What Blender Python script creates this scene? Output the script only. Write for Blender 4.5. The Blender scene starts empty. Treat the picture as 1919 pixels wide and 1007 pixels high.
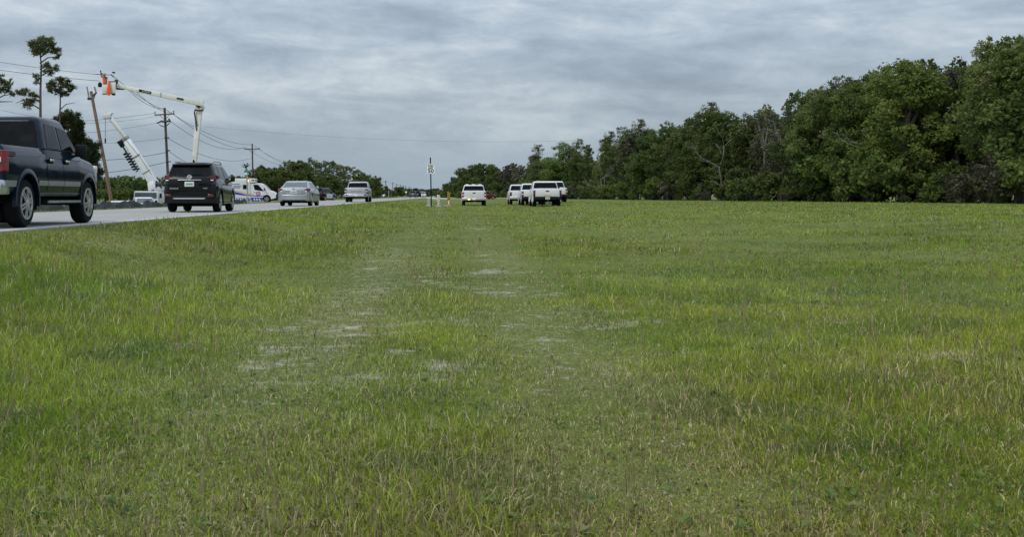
import bpy, bmesh, math, random
import numpy as np
from mathutils import Vector, Matrix, noise as mnoise

R = math.radians
rng = np.random.default_rng(7)
random.seed(7)
scene = bpy.context.scene
COL = scene.collection

# ------------------------------------------------------------------ camera
F = 2250.0            # focal length in photograph pixels
FRAME_W = 1919.0
HC = 0.577            # camera height above the road surface
HY = 366.5            # photograph row of the horizon
TH = math.atan2(850 - 600, F)
FW = Vector((-math.sin(TH), math.cos(TH), 0))
RT = Vector((math.cos(TH), math.sin(TH), 0))
cam = bpy.data.cameras.new('camera')
cam.sensor_width = 36.0
cam.lens = 36.0 * F / FRAME_W
cam.shift_x = (959.5 - 600) / FRAME_W
cam.shift_y = -(503.5 - HY) / FRAME_W
cam.clip_start = 0.1
cam.clip_end = 6000
cam_o = bpy.data.objects.new('camera', cam)
cam_o.location = (0, 0, HC)
cam_o.rotation_euler = (R(90), 0, TH)
COL.objects.link(cam_o)
scene.camera = cam_o


def W(px, py, d):
    """point of the world seen at photograph pixel (px, py) at depth d"""
    p = FW * d + RT * (d * (px - 600) / F)
    return Vector((p.x, p.y, HC - (py - HY) * d / F))


# ------------------------------------------------------------------ world, sun, exposure
SUN_EL, SUN_AZ = R(42), R(212)     # azimuth from +Y towards +X: behind the camera, a little left
world = bpy.data.worlds.new('World')
scene.world = world
world.use_nodes = True
wn, wl = world.node_tree.nodes, world.node_tree.links
wn.clear()


def nd(t, **k):
    n = wn.new(t)
    for a, v in k.items():
        setattr(n, a, v)
    return n


out = nd('ShaderNodeOutputWorld')
sky = nd('ShaderNodeTexSky', sky_type='NISHITA', sun_disc=False, sun_elevation=SUN_EL, sun_rotation=SUN_AZ)
bg_sky = nd('ShaderNodeBackground')
bg_sky.inputs[1].default_value = 0.07
wl.new(sky.outputs[0], bg_sky.inputs[0])
tc = nd('ShaderNodeTexCoord')
sep = nd('ShaderNodeSeparateXYZ')
wl.new(tc.outputs['Generated'], sep.inputs[0])


def math_n(op, a, b=None, c=None, clamp=False):
    m = nd('ShaderNodeMath', operation=op, use_clamp=clamp)
    for i, v in enumerate((a, b, c)):
        if v is None:
            continue
        if isinstance(v, (int, float)):
            m.inputs[i].default_value = v
        else:
            wl.new(v, m.inputs[i])
    return m.outputs[0]


def cloud_noise(sx, sz, tilt, detail, rough, dist, off):
    x = math_n('MULTIPLY', sep.outputs[0], sx)
    y = math_n('MULTIPLY', sep.outputs[1], sx)
    z = math_n('MULTIPLY_ADD', sep.outputs[2], sz, off)
    z = math_n('ADD', z, math_n('MULTIPLY', sep.outputs[0], tilt))
    cb = nd('ShaderNodeCombineXYZ')
    wl.new(x, cb.inputs[0]); wl.new(y, cb.inputs[1]); wl.new(z, cb.inputs[2])
    n = nd('ShaderNodeTexNoise')
    n.inputs['Scale'].default_value = 1.0
    n.inputs['Detail'].default_value = detail
    n.inputs['Roughness'].default_value = rough
    n.inputs['Distortion'].default_value = dist
    wl.new(cb.outputs[0], n.inputs['Vector'])
    return n.outputs['Fac']


n_big = cloud_noise(3.0, 17, 0.8, 3, 0.5, 0.4, 4.3)
n_mid = cloud_noise(9, 42, 1.5, 6, 0.58, 0.5, 1.7)
n_small = cloud_noise(30, 75, 5.0, 6, 0.6, 0.4, 9.1)
mix = math_n('MULTIPLY', n_big, 0.42)
mix = math_n('MULTIPLY_ADD', n_mid, 0.36, mix)
mix = math_n('MULTIPLY_ADD', n_small, 0.22, mix)
# near the horizon the cloud sheet is seen edge-on through air: contrast falls
ramp = nd('ShaderNodeValToRGB')
cr = ramp.color_ramp
cr.elements[0].position = 0.33; cr.elements[0].color = (0.235, 0.285, 0.355, 1)
cr.elements[1].position = 0.68; cr.elements[1].color = (0.62, 0.675, 0.71, 1)
e = cr.elements.new(0.44); e.color = (0.305, 0.365, 0.44, 1)
e = cr.elements.new(0.53); e.color = (0.395, 0.465, 0.54, 1)
wl.new(mix, ramp.inputs[0])
hz = nd('ShaderNodeMixRGB')
hz.inputs[2].default_value = (0.39, 0.50, 0.585, 1)
hzf = math_n('SUBTRACT', 1.0, math_n('MULTIPLY', math_n('ABSOLUTE', sep.outputs[2]), 13.0, clamp=True))
wl.new(math_n('MULTIPLY', hzf, 0.85), hz.inputs[0])
wl.new(ramp.outputs[0], hz.inputs[1])
# overcast luminance rises towards the zenith (CIE overcast sky)
cie = math_n('MULTIPLY_ADD', math_n('MAXIMUM', sep.outputs[2], 0.0), 2.3, 0.92)
bg_cl = nd('ShaderNodeBackground')
wl.new(hz.outputs[0], bg_cl.inputs[0])
wl.new(cie, bg_cl.inputs[1])
mx = nd('ShaderNodeMixShader')
mx.inputs[0].default_value = 0.88
wl.new(bg_sky.outputs[0], mx.inputs[1])
wl.new(bg_cl.outputs[0], mx.inputs[2])
wl.new(mx.outputs[0], out.inputs[0])

sl = bpy.data.lights.new('sun', 'SUN')
sl.energy = 1.5
sl.angle = R(28)
sl.color = (1.0, 0.955, 0.89)
so = bpy.data.objects.new('sun', sl)
sd = Vector((math.sin(SUN_AZ) * math.cos(SUN_EL), math.cos(SUN_AZ) * math.cos(SUN_EL), math.sin(SUN_EL)))
so.rotation_euler = (-sd).to_track_quat('-Z', 'Y').to_euler()
so.location = (0, -20, 60)
COL.objects.link(so)

scene.view_settings.view_transform = 'Standard'
scene.view_settings.look = 'None'
scene.view_settings.gamma = 1.0
scene.view_settings.exposure = 0.0
scene.view_settings.use_curve_mapping = False
scene.render.engine = 'CYCLES'
scene.cycles.max_bounces = 6
scene.cycles.transparent_max_bounces = 6


# ------------------------------------------------------------------ materials
def mat(name, col, rough=0.5, metal=0.0, coat=0.0, var=0.12, scale=6.0, emit=None, estr=0.0, bump=0.0, spec=None, trans=0.0):
    m = bpy.data.materials.new(name)
    m.use_nodes = True
    N, L = m.node_tree.nodes, m.node_tree.links
    b = N['Principled BSDF']
    b.inputs['Roughness'].default_value = rough
    b.inputs['Metallic'].default_value = metal
    b.inputs['Coat Weight'].default_value = coat
    b.inputs['Coat Roughness'].default_value = 0.06
    if spec is not None:
        b.inputs['Specular IOR Level'].default_value = spec
    t = N.new('ShaderNodeTexCoord')
    n = N.new('ShaderNodeTexNoise')
    n.inputs['Scale'].default_value = scale
    n.inputs['Detail'].default_value = 5
    n.inputs['Roughness'].default_value = 0.6
    L.new(t.outputs['Object'], n.inputs['Vector'])
    r = N.new('ShaderNodeMapRange')
    r.inputs[3].default_value = 1 - var
    r.inputs[4].default_value = 1 + var
    r.inputs[1].default_value = 0.25
    r.inputs[2].default_value = 0.75
    L.new(n.outputs['Fac'], r.inputs[0])
    v = N.new('ShaderNodeVectorMath'); v.operation = 'SCALE'
    v.inputs[0].default_value = col[:3]
    L.new(r.outputs[0], v.inputs['Scale'])
    L.new(v.outputs[0], b.inputs['Base Color'])
    rr = N.new('ShaderNodeMapRange')
    rr.inputs[1].default_value = 0.3; rr.inputs[2].default_value = 0.7
    rr.inputs[3].default_value = max(0.0, rough - 0.05); rr.inputs[4].default_value = min(1, rough + 0.09)
    L.new(n.outputs['Fac'], rr.inputs[0])
    L.new(rr.outputs[0], b.inputs['Roughness'])
    if emit:
        b.inputs['Emission Color'].default_value = (*emit, 1)
        b.inputs['Emission Strength'].default_value = estr
    if bump:
        bp = N.new('ShaderNodeBump')
        bp.inputs['Strength'].default_value = bump
        bp.inputs['Distance'].default_value = 0.02
        L.new(n.outputs['Fac'], bp.inputs['Height'])
        L.new(bp.outputs[0], b.inputs['Normal'])
    return m


M = dict(
    navy=mat('navy_paint', (0.0055, 0.0115, 0.026), 0.10, 0.0, 0.16, 0.15, 2.5, spec=0.14),
    navy_trim=mat('grey_lower_trim', (0.26, 0.275, 0.30), 0.42, 0.2, 0.2),
    black=mat('black_paint', (0.004, 0.004, 0.005), 0.14, 0.0, 0.25, 0.2, 2.5, spec=0.2),
    silver=mat('silver_paint', (0.36, 0.375, 0.39), 0.34, 0.65, 0.6, 0.06, 2.0),
    pale_silver=mat('pale_silver_paint', (0.42, 0.42, 0.435), 0.36, 0.45, 0.5, 0.05, 2.0),
    white=mat('white_paint', (0.63, 0.64, 0.64), 0.35, 0, 0.5, 0.05, 1.6),
    white2=mat('dusty_white_paint', (0.58, 0.585, 0.575), 0.5, 0, 0.2, 0.10, 1.6),
    boom=mat('fibreglass_white', (0.68, 0.665, 0.61), 0.5, 0, 0.1, 0.10, 2.2),
    grey_paint=mat('dark_grey_paint', (0.06, 0.062, 0.066), 0.3, 0.5, 0.7),
    red_paint=mat('dark_red_paint', (0.10, 0.008, 0.010), 0.35, 0, 0.5),
    glass=mat('tinted_glass', (0.005, 0.006, 0.007), 0.05, 0, 0, 0.2, 3.0, spec=0.12),
    glass2=mat('clear_car_glass', (0.075, 0.095, 0.10), 0.07, 0, 0, 0.25, 3.0, spec=0.5),
    rubber=mat('tyre_rubber', (0.011, 0.011, 0.011), 0.85, 0, 0, 0.3, 14, spec=0.15),
    decal=mat('faded_decal', (0.05, 0.022, 0.026), 0.5),
    plastic=mat('black_plastic', (0.010, 0.010, 0.011), 0.6, 0, 0, 0.2, 8, spec=0.15),
    underbody=mat('dark_underbody', (0.007, 0.007, 0.007), 0.9, spec=0.05),
    chrome=mat('chrome', (0.66, 0.67, 0.68), 0.2, 0.75, 0, 0.06, 8),
    alloy=mat('alloy_rim', (0.50, 0.50, 0.51), 0.28, 0.5, 0, 0.1, 9),
    steel=mat('galvanised_steel', (0.36, 0.37, 0.38), 0.45, 0.8, 0, 0.2, 7),
    darksteel=mat('dark_steel', (0.05, 0.05, 0.052), 0.5, 0.6, 0, 0.25, 7),
    tail=mat('red_lens', (0.20, 0.006, 0.010), 0.18, 0, 0.6, 0.15, 9),
    dtail=mat('dark_red_lens', (0.085, 0.005, 0.009), 0.18, 0, 0.6, 0.15, 9),
    clearlens=mat('clear_lens', (0.75, 0.76, 0.76), 0.2, 0, 0.5),
    amber=mat('amber_lens', (0.75, 0.33, 0.05), 0.25, 0, 0.4),
    amber_lit=mat('amber_lamp_lit', (0.8, 0.5, 0.15), 0.3, emit=(1.0, 0.62, 0.15), estr=3.0),
    blue_lit=mat('blue_lamp_lit', (0.1, 0.25, 0.8), 0.3, emit=(0.15, 0.4, 1.0), estr=2.5),
    red_lit=mat('red_lamp_lit', (0.8, 0.1, 0.05), 0.3, emit=(1.0, 0.22, 0.08), estr=1.8),
    plate=mat('plate_white', (0.62, 0.64, 0.58), 0.45, var=0.10, scale=30),
    plate_green=mat('plate_green', (0.16, 0.30, 0.27), 0.5),
    wood=mat('weathered_pole_wood', (0.066, 0.056, 0.048), 0.9, 0, 0, 0.35, 5, bump=0.6),
    newwood=mat('brown_pole_wood', (0.19, 0.125, 0.085), 0.88, 0, 0, 0.35, 4, bump=0.6),
    ceramic=mat('grey_insulator', (0.22, 0.23, 0.25), 0.3),
    wire=mat('cable_black', (0.045, 0.048, 0.052), 0.6),
    hose=mat('line_guard_tan', (0.56, 0.44, 0.30), 0.55),
    signwhite=mat('sign_sheeting_white', (0.78, 0.79, 0.79), 0.4, var=0.06),
    signgreen=mat('sign_green', (0.015, 0.22, 0.15), 0.42),
    signyellow=mat('sign_yellow', (0.55, 0.38, 0.06), 0.4),
    signblack=mat('sign_black', (0.010, 0.010, 0.012), 0.6, spec=0.1),
    orange=mat('orange_fabric', (0.72, 0.095, 0.03), 0.75, var=0.3, scale=9),
    orange_panel=mat('faded_orange', (0.62, 0.25, 0.12), 0.6, var=0.25, scale=9),
    dull_orange=mat('weathered_orange', (0.36, 0.20, 0.14), 0.7, var=0.3, scale=9),
    skin=mat('skin', (0.36, 0.20, 0.13), 0.55),
    shirt=mat('blue_grey_shirt', (0.10, 0.12, 0.16), 0.85),
    jeans=mat('dark_trousers', (0.03, 0.035, 0.05), 0.9),
    hat=mat('tan_hard_hat', (0.42, 0.29, 0.07), 0.4),
    emsblue=mat('ambulance_blue', (0.012, 0.035, 0.25), 0.4),
    emsgold=mat('ambulance_gold', (0.60, 0.33, 0.13), 0.45),
    emsmaroon=mat('ambulance_maroon', (0.16, 0.025, 0.07), 0.45),
    concrete=mat('concrete', (0.34, 0.33, 0.30), 0.9, 0, 0, 0.15, 3, bump=0.4),
    fabric=mat('silt_fabric', (0.055, 0.06, 0.07), 0.8, 0, 0, 0.45, 2.2, bump=0.5),
    stake=mat('stake_wood', (0.30, 0.24, 0.16), 0.9),
)


def leaf_mat(name, a, b, c=None, trans=0.25):
    m = bpy.data.materials.new(name)
    m.use_nodes = True
    N, L = m.node_tree.nodes, m.node_tree.links
    p = N['Principled BSDF']
    at = N.new('ShaderNodeAttribute'); at.attribute_name = 'tint'
    rp = N.new('ShaderNodeValToRGB')
    rp.color_ramp.elements[0].color = (*a, 1)
    rp.color_ramp.elements[1].color = (*b, 1)
    if c:
        e = rp.color_ramp.elements.new(0.88); e.color = (*b, 1)
        rp.color_ramp.elements[2].color = (*c, 1)
    L.new(at.outputs['Fac'], rp.inputs[0])
    oi = N.new('ShaderNodeObjectInfo')
    hs = N.new('ShaderNodeHueSaturation')
    mr = N.new('ShaderNodeMapRange'); mr.inputs[3].default_value = 0.72; mr.inputs[4].default_value = 1.25
    L.new(oi.outputs['Random'], mr.inputs[0]); L.new(mr.outputs[0], hs.inputs['Value'])
    mh = N.new('ShaderNodeMapRange'); mh.inputs[3].default_value = 0.485; mh.inputs[4].default_value = 0.515
    wv = N.new('ShaderNodeMath'); wv.operation = 'FRACT'
    mm = N.new('ShaderNodeMath'); mm.operation = 'MULTIPLY'; mm.inputs[1].default_value = 7.31
    L.new(oi.outputs['Random'], mm.inputs[0]); L.new(mm.outputs[0], wv.inputs[0])
    L.new(wv.outputs[0], mh.inputs[0]); L.new(mh.outputs[0], hs.inputs['Hue'])
    L.new(rp.outputs[0], hs.inputs['Color'])
    L.new(hs.outputs[0], p.inputs['Base Color'])
    p.inputs['Roughness'].default_value = 0.65
    p.inputs['Specular IOR Level'].default_value = 0.25
    tr = N.new('ShaderNodeBsdfTranslucent')
    L.new(hs.outputs[0], tr.inputs[0])
    ms = N.new('ShaderNodeMixShader'); ms.inputs[0].default_value = trans
    L.new(p.outputs[0], ms.inputs[1]); L.new(tr.outputs[0], ms.inputs[2])
    L.new(ms.outputs[0], N['Material Output'].inputs[0])
    return m


LEAF = leaf_mat('broad_leaves', (0.060, 0.092, 0.024), (0.142, 0.182, 0.045), (0.22, 0.21, 0.095), trans=0.4)
LEAFL = leaf_mat('light_green_leaves', (0.075, 0.115, 0.024), (0.160, 0.205, 0.045), trans=0.35)
LEAFG = leaf_mat('grey_brown_leaves', (0.060, 0.064, 0.036), (0.125, 0.118, 0.070), (0.19, 0.17, 0.125))
NEEDLE = leaf_mat('pine_needles', (0.070, 0.090, 0.036), (0.165, 0.180, 0.070), (0.24, 0.20, 0.09), trans=0.45)
CEDAR = leaf_mat('cedar_foliage', (0.034, 0.055, 0.020), (0.085, 0.112, 0.038), (0.16, 0.12, 0.05), trans=0.35)
BARK = mat('bark', (0.075, 0.062, 0.052), 0.95, var=0.4, scale=5, bump=0.6)
PALEBARK = mat('pale_bark', (0.20, 0.18, 0.155), 0.95, var=0.3, scale=5, bump=0.5)


# ------------------------------------------------------------------ mesh helpers
class MB:
    def __init__(self):
        self.v, self.f = [], []

    def add(self, vs, fs):
        o = len(self.v)
        self.v += [tuple(p) for p in vs]
        self.f += [tuple(i + o for i in f) for f in fs]
        return self

    def box(self, c, s, rot=None, taper=None):
        """centre, full size; rot: Matrix 3x3"""
        hx, hy, hz_ = s[0] / 2, s[1] / 2, s[2] / 2
        pts = []
        for z in (-1, 1):
            for x, y in ((-1, -1), (1, -1), (1, 1), (-1, 1)):
                k = taper if (taper and z > 0) else 1
                p = Vector((x * hx * k, y * hy * k, z * hz_))
                if rot:
                    p = rot @ p
                pts.append(p + Vector(c))
        return self.add(pts, [(3, 2, 1, 0), (4, 5, 6, 7), (0, 1, 5, 4), (1, 2, 6, 5), (2, 3, 7, 6), (3, 0, 4, 7)])

    def loft(self, rings, cap=True, close=True):
        n = len(rings[0])
        vs = [p for r in rings for p in r]
        fs = []
        for i in range(len(rings) - 1):
            for j in range(n if close else n - 1):
                k = (j + 1) % n
                fs.append((i * n + j, i * n + k, (i + 1) * n + k, (i + 1) * n + j))
        if cap:
            fs.append(tuple(range(n - 1, -1, -1)))
            fs.append(tuple((len(rings) - 1) * n + j for j in range(n)))
        return self.add(vs, fs)

    def tube(self, pts, rad, n=8, cap=True):
        pts = [Vector(p) for p in pts]
        if not hasattr(rad, '__len__'):
            rad = [rad] * len(pts)
        rings = []
        up = None
        for i, p in enumerate(pts):
            t = (pts[min(i + 1, len(pts) - 1)] - pts[max(i - 1, 0)]).normalized()
            if up is None:
                up = t.orthogonal().normalized()
            else:
                up = (up - t * up.dot(t))
                up = up.normalized() if up.length > 1e-6 else t.orthogonal().normalized()
            sd_ = t.cross(up)
            rings.append([p + (up * math.cos(a) + sd_ * math.sin(a)) * rad[i] for a in [2 * math.pi * k / n for k in range(n)]])
        return self.loft(rings, cap)

    def beam(self, a, b, w0, w1, h0=None, h1=None, up=Vector((0, 0, 1))):
        a, b = Vector(a), Vector(b)
        h0 = h0 or w0; h1 = h1 or w1
        t = (b - a).normalized()
        s = t.cross(up)
        s = s.normalized() if s.length > 1e-5 else t.orthogonal().normalized()
        u = s.cross(t)
        q = lambda p, w, h: [p + s * (sx * w / 2) + u * (uz * h / 2) for sx, uz in ((-1, -1), (1, -1), (1, 1), (-1, 1))]
        return self.loft([q(a, w0, h0), q(b, w1, h1)])

    def lathe(self, prof, c, axis='x', n=24, cap=True):
        """prof: list of (radius, along-axis offset)"""
        c = Vector(c)
        rings = []
        for r, h in prof:
            ring = []
            for k in range(n):
                a = 2 * math.pi * k / n
                if axis == 'x':
                    ring.append(c + Vector((h, r * math.cos(a), r * math.sin(a))))
                elif axis == 'y':
                    ring.append(c + Vector((r * math.cos(a), h, r * math.sin(a))))
                else:
                    ring.append(c + Vector((r * math.cos(a), r * math.sin(a), h)))
            rings.append(ring)
        return self.loft(rings, cap)

    def prism(self, outer, inner):
        """two matching polygons, front and back"""
        return self.loft([inner, outer])


def obj(name, mb, m, parent=None, loc=None, smooth=38, bevel=0.0):
    me = bpy.data.meshes.new(name)
    me.from_pydata([tuple(v) for v in mb.v], [], mb.f)
    bm = bmesh.new(); bm.from_mesh(me)
    bmesh.ops.recalc_face_normals(bm, faces=bm.faces)
    if bevel:
        es = [e for e in bm.edges if len(e.link_faces) == 2 and e.calc_face_angle(0) > R(40)]
        bmesh.ops.bevel(bm, geom=es, offset=bevel, segments=2, affect='EDGES', profile=0.5, clamp_overlap=True)
    bm.to_mesh(me); bm.free()
    if smooth:
        me.shade_smooth()
        me.set_sharp_from_angle(angle=R(smooth))
    me.materials.append(m)
    o = bpy.data.objects.new(name, me)
    COL.objects.link(o)
    if loc is not None:
        o.location = loc
    if parent is not None:
        o.parent = parent
    return o


def tag(o, label, cat, group=None):
    o['label'] = label; o['category'] = cat
    if group:
        o['group'] = group
    return o


def thing(name, label, cat, loc=(0, 0, 0), rz=0.0, group=None):
    o = bpy.data.objects.new(name, None)
    o.empty_display_size = 0.3
    COL.objects.link(o)
    o.location = loc
    o.rotation_euler = (0, 0, rz)
    return tag(o, label, cat, group)


def copy_tree(root, label=None, group=None):
    def rec(o, par):
        c = o.copy(); COL.objects.link(c)
        c.parent = par
        for ch in o.children:
            rec(ch, c)
        return c
    kids = list(root.children)
    r = root.copy(); COL.objects.link(r)
    for ch in kids:
        rec(ch, r)
    if label:
        r['label'] = label
    if group:
        r['group'] = group
    return r


def text_obj(name, txt, size, m, parent, loc, rot, depth=0.004, bold=0.0, xs=1.0):
    cu = bpy.data.curves.new(name, 'FONT')
    cu.body = txt; cu.size = size; cu.align_x = 'CENTER'; cu.align_y = 'CENTER'
    cu.extrude = depth; cu.offset = bold
    t = bpy.data.objects.new(name + '_tmp', cu)
    COL.objects.link(t)
    bpy.context.view_layer.update()
    me = bpy.data.meshes.new_from_object(t.evaluated_get(bpy.context.evaluated_depsgraph_get()))
    bpy.data.objects.remove(t); bpy.data.curves.remove(cu)
    me.name = name
    me.materials.clear(); me.materials.append(m)
    o = bpy.data.objects.new(name, me)
    COL.objects.link(o)
    o.parent = parent; o.location = loc; o.rotation_euler = rot
    o.scale = (xs, 1, 1)
    return o


# ------------------------------------------------------------------ terrain
def sstep(a, b, x):
    t = np.clip((np.asarray(x, float) - a) / (b - a), 0, 1)
    return t * t * (3 - 2 * t)


RE, LE = -7.15, -14.0       # road edges


def vnoise(x, y, s, seed=0):
    """cheap smooth value noise, numpy"""
    x = np.asarray(x, float) / s + seed * 17.3; y = np.asarray(y, float) / s + seed * 9.7
    xi, yi = np.floor(x).astype(np.int64), np.floor(y).astype(np.int64)
    fx, fy = x - xi, y - yi
    fx = fx * fx * (3 - 2 * fx); fy = fy * fy * (3 - 2 * fy)

    def h(a, b):
        n = (a * 374761393 + b * 668265263 + seed * 1274126177) & 0x7fffffff
        n = ((n ^ (n >> 13)) * 1103515245) & 0x7fffffff
        n = (n ^ (n >> 16)) & 0xffff
        return n / 65535.0
    return (h(xi, yi) * (1 - fx) + h(xi + 1, yi) * fx) * (1 - fy) + (h(xi, yi + 1) * (1 - fx) + h(xi + 1, yi + 1) * fx) * fy


def fbm(x, y, s, seed=0, o=4):
    t, a, tot = 0, 1.0, 0
    for i in range(o):
        an = 0.6 + 1.1 * i + seed
        xr = np.cos(an) * x - np.sin(an) * y; yr = np.sin(an) * x + np.cos(an) * y
        t = t + a * vnoise(xr, yr, s / 2 ** i, seed + i); tot += a; a *= 0.55
    return t / tot


def zg(x, y):
    x = np.asarray(x, float); y = np.asarray(y, float)
    fz = -0.52 + 0.24 * sstep(12, 70, y)
    fz = np.minimum(fz + 0.03 * np.maximum(0, x - 4.5), np.maximum(fz, -0.10))
    fz = fz + (fbm(x, y, 2.2, 3, 3) - 0.5) * 0.10 * sstep(-7.4, -5.0, x)
    right = -0.02 + (fz + 0.02) * sstep(RE - 0.05, RE + 4.2, x)
    le = -0.03 - 0.25 * sstep(0, 4.5, LE - x)
    le = le - 1.35 * sstep(21, 25, -x) * (1 - sstep(126, 136, y)) * (1 - sstep(40, 70, -x) * 0.6) * sstep(30, 50, y)
    z = np.where(x > (RE + LE) / 2, right, le)
    return z


def sand_at(x, y):
    """bare sandy soil: two wheel tracks along the verge and scattered patches"""
    x = np.asarray(x, float); y = np.asarray(y, float)
    wx = x + 0.5 * (fbm(x, y, 0.9, 11, 3) - 0.5); wy = y + 0.8 * (fbm(x, y, 0.9, 13, 3) - 0.5)
    tr = np.maximum(np.exp(-((wx + 1.02) / 0.55) ** 2), 0.85 * np.exp(-((wx - 0.72) / 0.5) ** 2))
    tr = tr * (1 - 0.75 * sstep(26, 60, y))
    n = fbm(wx, wy, 0.42, 21, 5)
    n2 = fbm(wx, wy, 3.2, 55, 3)
    s = 0.8 * sstep(0.55, 0.72, n) * np.clip(tr * (0.35 + 0.9 * sstep(0.42, 0.62, n2)), 0, 1)
    s = np.maximum(s * 0.9, 0.30 * tr * sstep(0.36, 0.64, n2))
    s = np.maximum(s, sstep(0.60, 0.74, n) * sstep(0.50, 0.66, n2) * (1 - sstep(18, 30, y)) * 0.75)
    s = np.maximum(s, 0.5 * sstep(0.62, 0.75, n) * sstep(-3.6, -5.5, x) * sstep(-7.1, -6.4, x))
    return s


def axis(lo, hi, d0, d1, step, g):
    c = list(np.arange(d0, d1 + 1e-6, step))
    s, x = step, c[-1]
    while x < hi:
        s *= g; x += s; c.append(x)
    s, x = step, c[0]
    pre = []
    while x > lo:
        s *= g; x -= s; pre.append(x)
    return np.array(pre[::-1] + c)


def link_np(name, verts, faces_idx, m, parent=None):
    """faces_idx: (n,k) int array"""
    me = bpy.data.meshes.new(name)
    nf, k = faces_idx.shape
    me.vertices.add(len(verts)); me.vertices.foreach_set('co', np.asarray(verts, np.float32).ravel())
    me.loops.add(nf * k); me.loops.foreach_set('vertex_index', faces_idx.astype(np.int32).ravel())
    me.polygons.add(nf)
    me.polygons.foreach_set('loop_start', np.arange(0, nf * k, k, dtype=np.int32))
    me.update(calc_edges=True)
    me.materials.append(m)
    o = bpy.data.objects.new(name, me)
    COL.objects.link(o)
    if parent is not None:
        o.parent = parent
    return o


def set_attr(me, name, arr):
    a = me.attributes.new(name, 'FLOAT', 'POINT')
    a.data.foreach_set('value', np.asarray(arr, np.float32))


def ground_material():
    m = bpy.data.materials.new('verge_ground')
    m.use_nodes = True
    N, L = m.node_tree.nodes, m.node_tree.links
    p = N['Principled BSDF']
    p.inputs['Roughness'].default_value = 0.95
    p.inputs['Specular IOR Level'].default_value = 0.1
    t = N.new('ShaderNodeTexCoord')

    def noise(s, d=6, r=0.6):
        n = N.new('ShaderNodeTexNoise'); n.inputs['Scale'].default_value = s
        n.inputs['Detail'].default_value = d; n.inputs['Roughness'].default_value = r
        L.new(t.outputs['Object'], n.inputs['Vector'])
        return n.outputs['Fac']

    def ramp_(f, els):
        r = N.new('ShaderNodeValToRGB')
        r.color_ramp.elements[0].position, r.color_ramp.elements[0].color = els[0][0], (*els[0][1], 1)
        r.color_ramp.elements[1].position, r.color_ramp.elements[1].color = els[-1][0], (*els[-1][1], 1)
        for q, c in els[1:-1]:
            e = r.color_ramp.elements.new(q); e.color = (*c, 1)
        L.new(f, r.inputs[0])
        return r.outputs[0]
    grass = ramp_(noise(0.35, 8, 0.68), [(0.32, (0.092, 0.125, 0.020)), (0.5, (0.135, 0.168, 0.026)), (0.68, (0.190, 0.195, 0.050))])
    fine = ramp_(noise(9, 6, 0.7), [(0.3, (0.06, 0.07, 0.025)), (0.55, (0.12, 0.13, 0.05)), (0.75, (0.22, 0.195, 0.12))])
    mg = N.new('ShaderNodeMixRGB'); mg.inputs[0].default_value = 0.45
    L.new(grass, mg.inputs[1]); L.new(fine, mg.inputs[2])
    sandc = ramp_(noise(5, 8, 0.7), [(0.3, (0.20, 0.165, 0.11)), (0.55, (0.36, 0.32, 0.245)), (0.75, (0.54, 0.51, 0.43))])
    at = N.new('ShaderNodeAttribute'); at.attribute_name = 'sand'
    n_a = N.new('ShaderNodeMath'); n_a.operation = 'MULTIPLY'; n_a.inputs[1].default_value = 0.55
    L.new(noise(5.5, 8, 0.7), n_a.inputs[0])
    n_b = N.new('ShaderNodeMath'); n_b.operation = 'MULTIPLY_ADD'; n_b.inputs[1].default_value = 0.45
    L.new(noise(30, 4, 0.7), n_b.inputs[0]); L.new(n_a.outputs[0], n_b.inputs[2])
    sn = n_b.outputs[0]
    ma = N.new('ShaderNodeMath'); ma.operation = 'MULTIPLY_ADD'; ma.inputs[1].default_value = 0.22
    L.new(at.outputs['Fac'], ma.inputs[0]); L.new(sn, ma.inputs[2])
    mr = N.new('ShaderNodeMapRange')
    mr.inputs[1].default_value = 0.575; mr.inputs[2].default_value = 0.66
    L.new(ma.outputs[0], mr.inputs[0])
    mx_ = N.new('ShaderNodeMixRGB')
    L.new(mr.outputs[0], mx_.inputs[0]); L.new(mg.outputs[0], mx_.inputs[1]); L.new(sandc, mx_.inputs[2])
    L.new(mx_.outputs[0], p.inputs['Base Color'])
    bp = N.new('ShaderNodeBump'); bp.inputs['Strength'].default_value = 0.6; bp.inputs['Distance'].default_value = 0.05
    L.new(noise(14, 6, 0.7), bp.inputs['Height']); L.new(bp.outputs[0], p.inputs['Normal'])
    return m


gx = axis(-2500, 2500, -16, 14, 0.22, 1.09)
gy = axis(-60, 4200, 2.0, 34, 0.28, 1.05)
GX, GY = np.meshgrid(gx, gy)
GZ = zg(GX, GY)
nx, ny = len(gx), len(gy)
ii, jj = np.meshgrid(np.arange(nx - 1), np.arange(ny - 1))
q = np.stack([jj * nx + ii, jj * nx + ii + 1, (jj + 1) * nx + ii + 1, (jj + 1) * nx + ii], -1).reshape(-1, 4)
ground = link_np('ground', np.stack([GX, GY, GZ], -1).reshape(-1, 3), q, ground_material())
ground['kind'] = 'structure'
set_attr(ground.data, 'sand', sand_at(GX, GY).ravel())
ground.data.shade_smooth()


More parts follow.
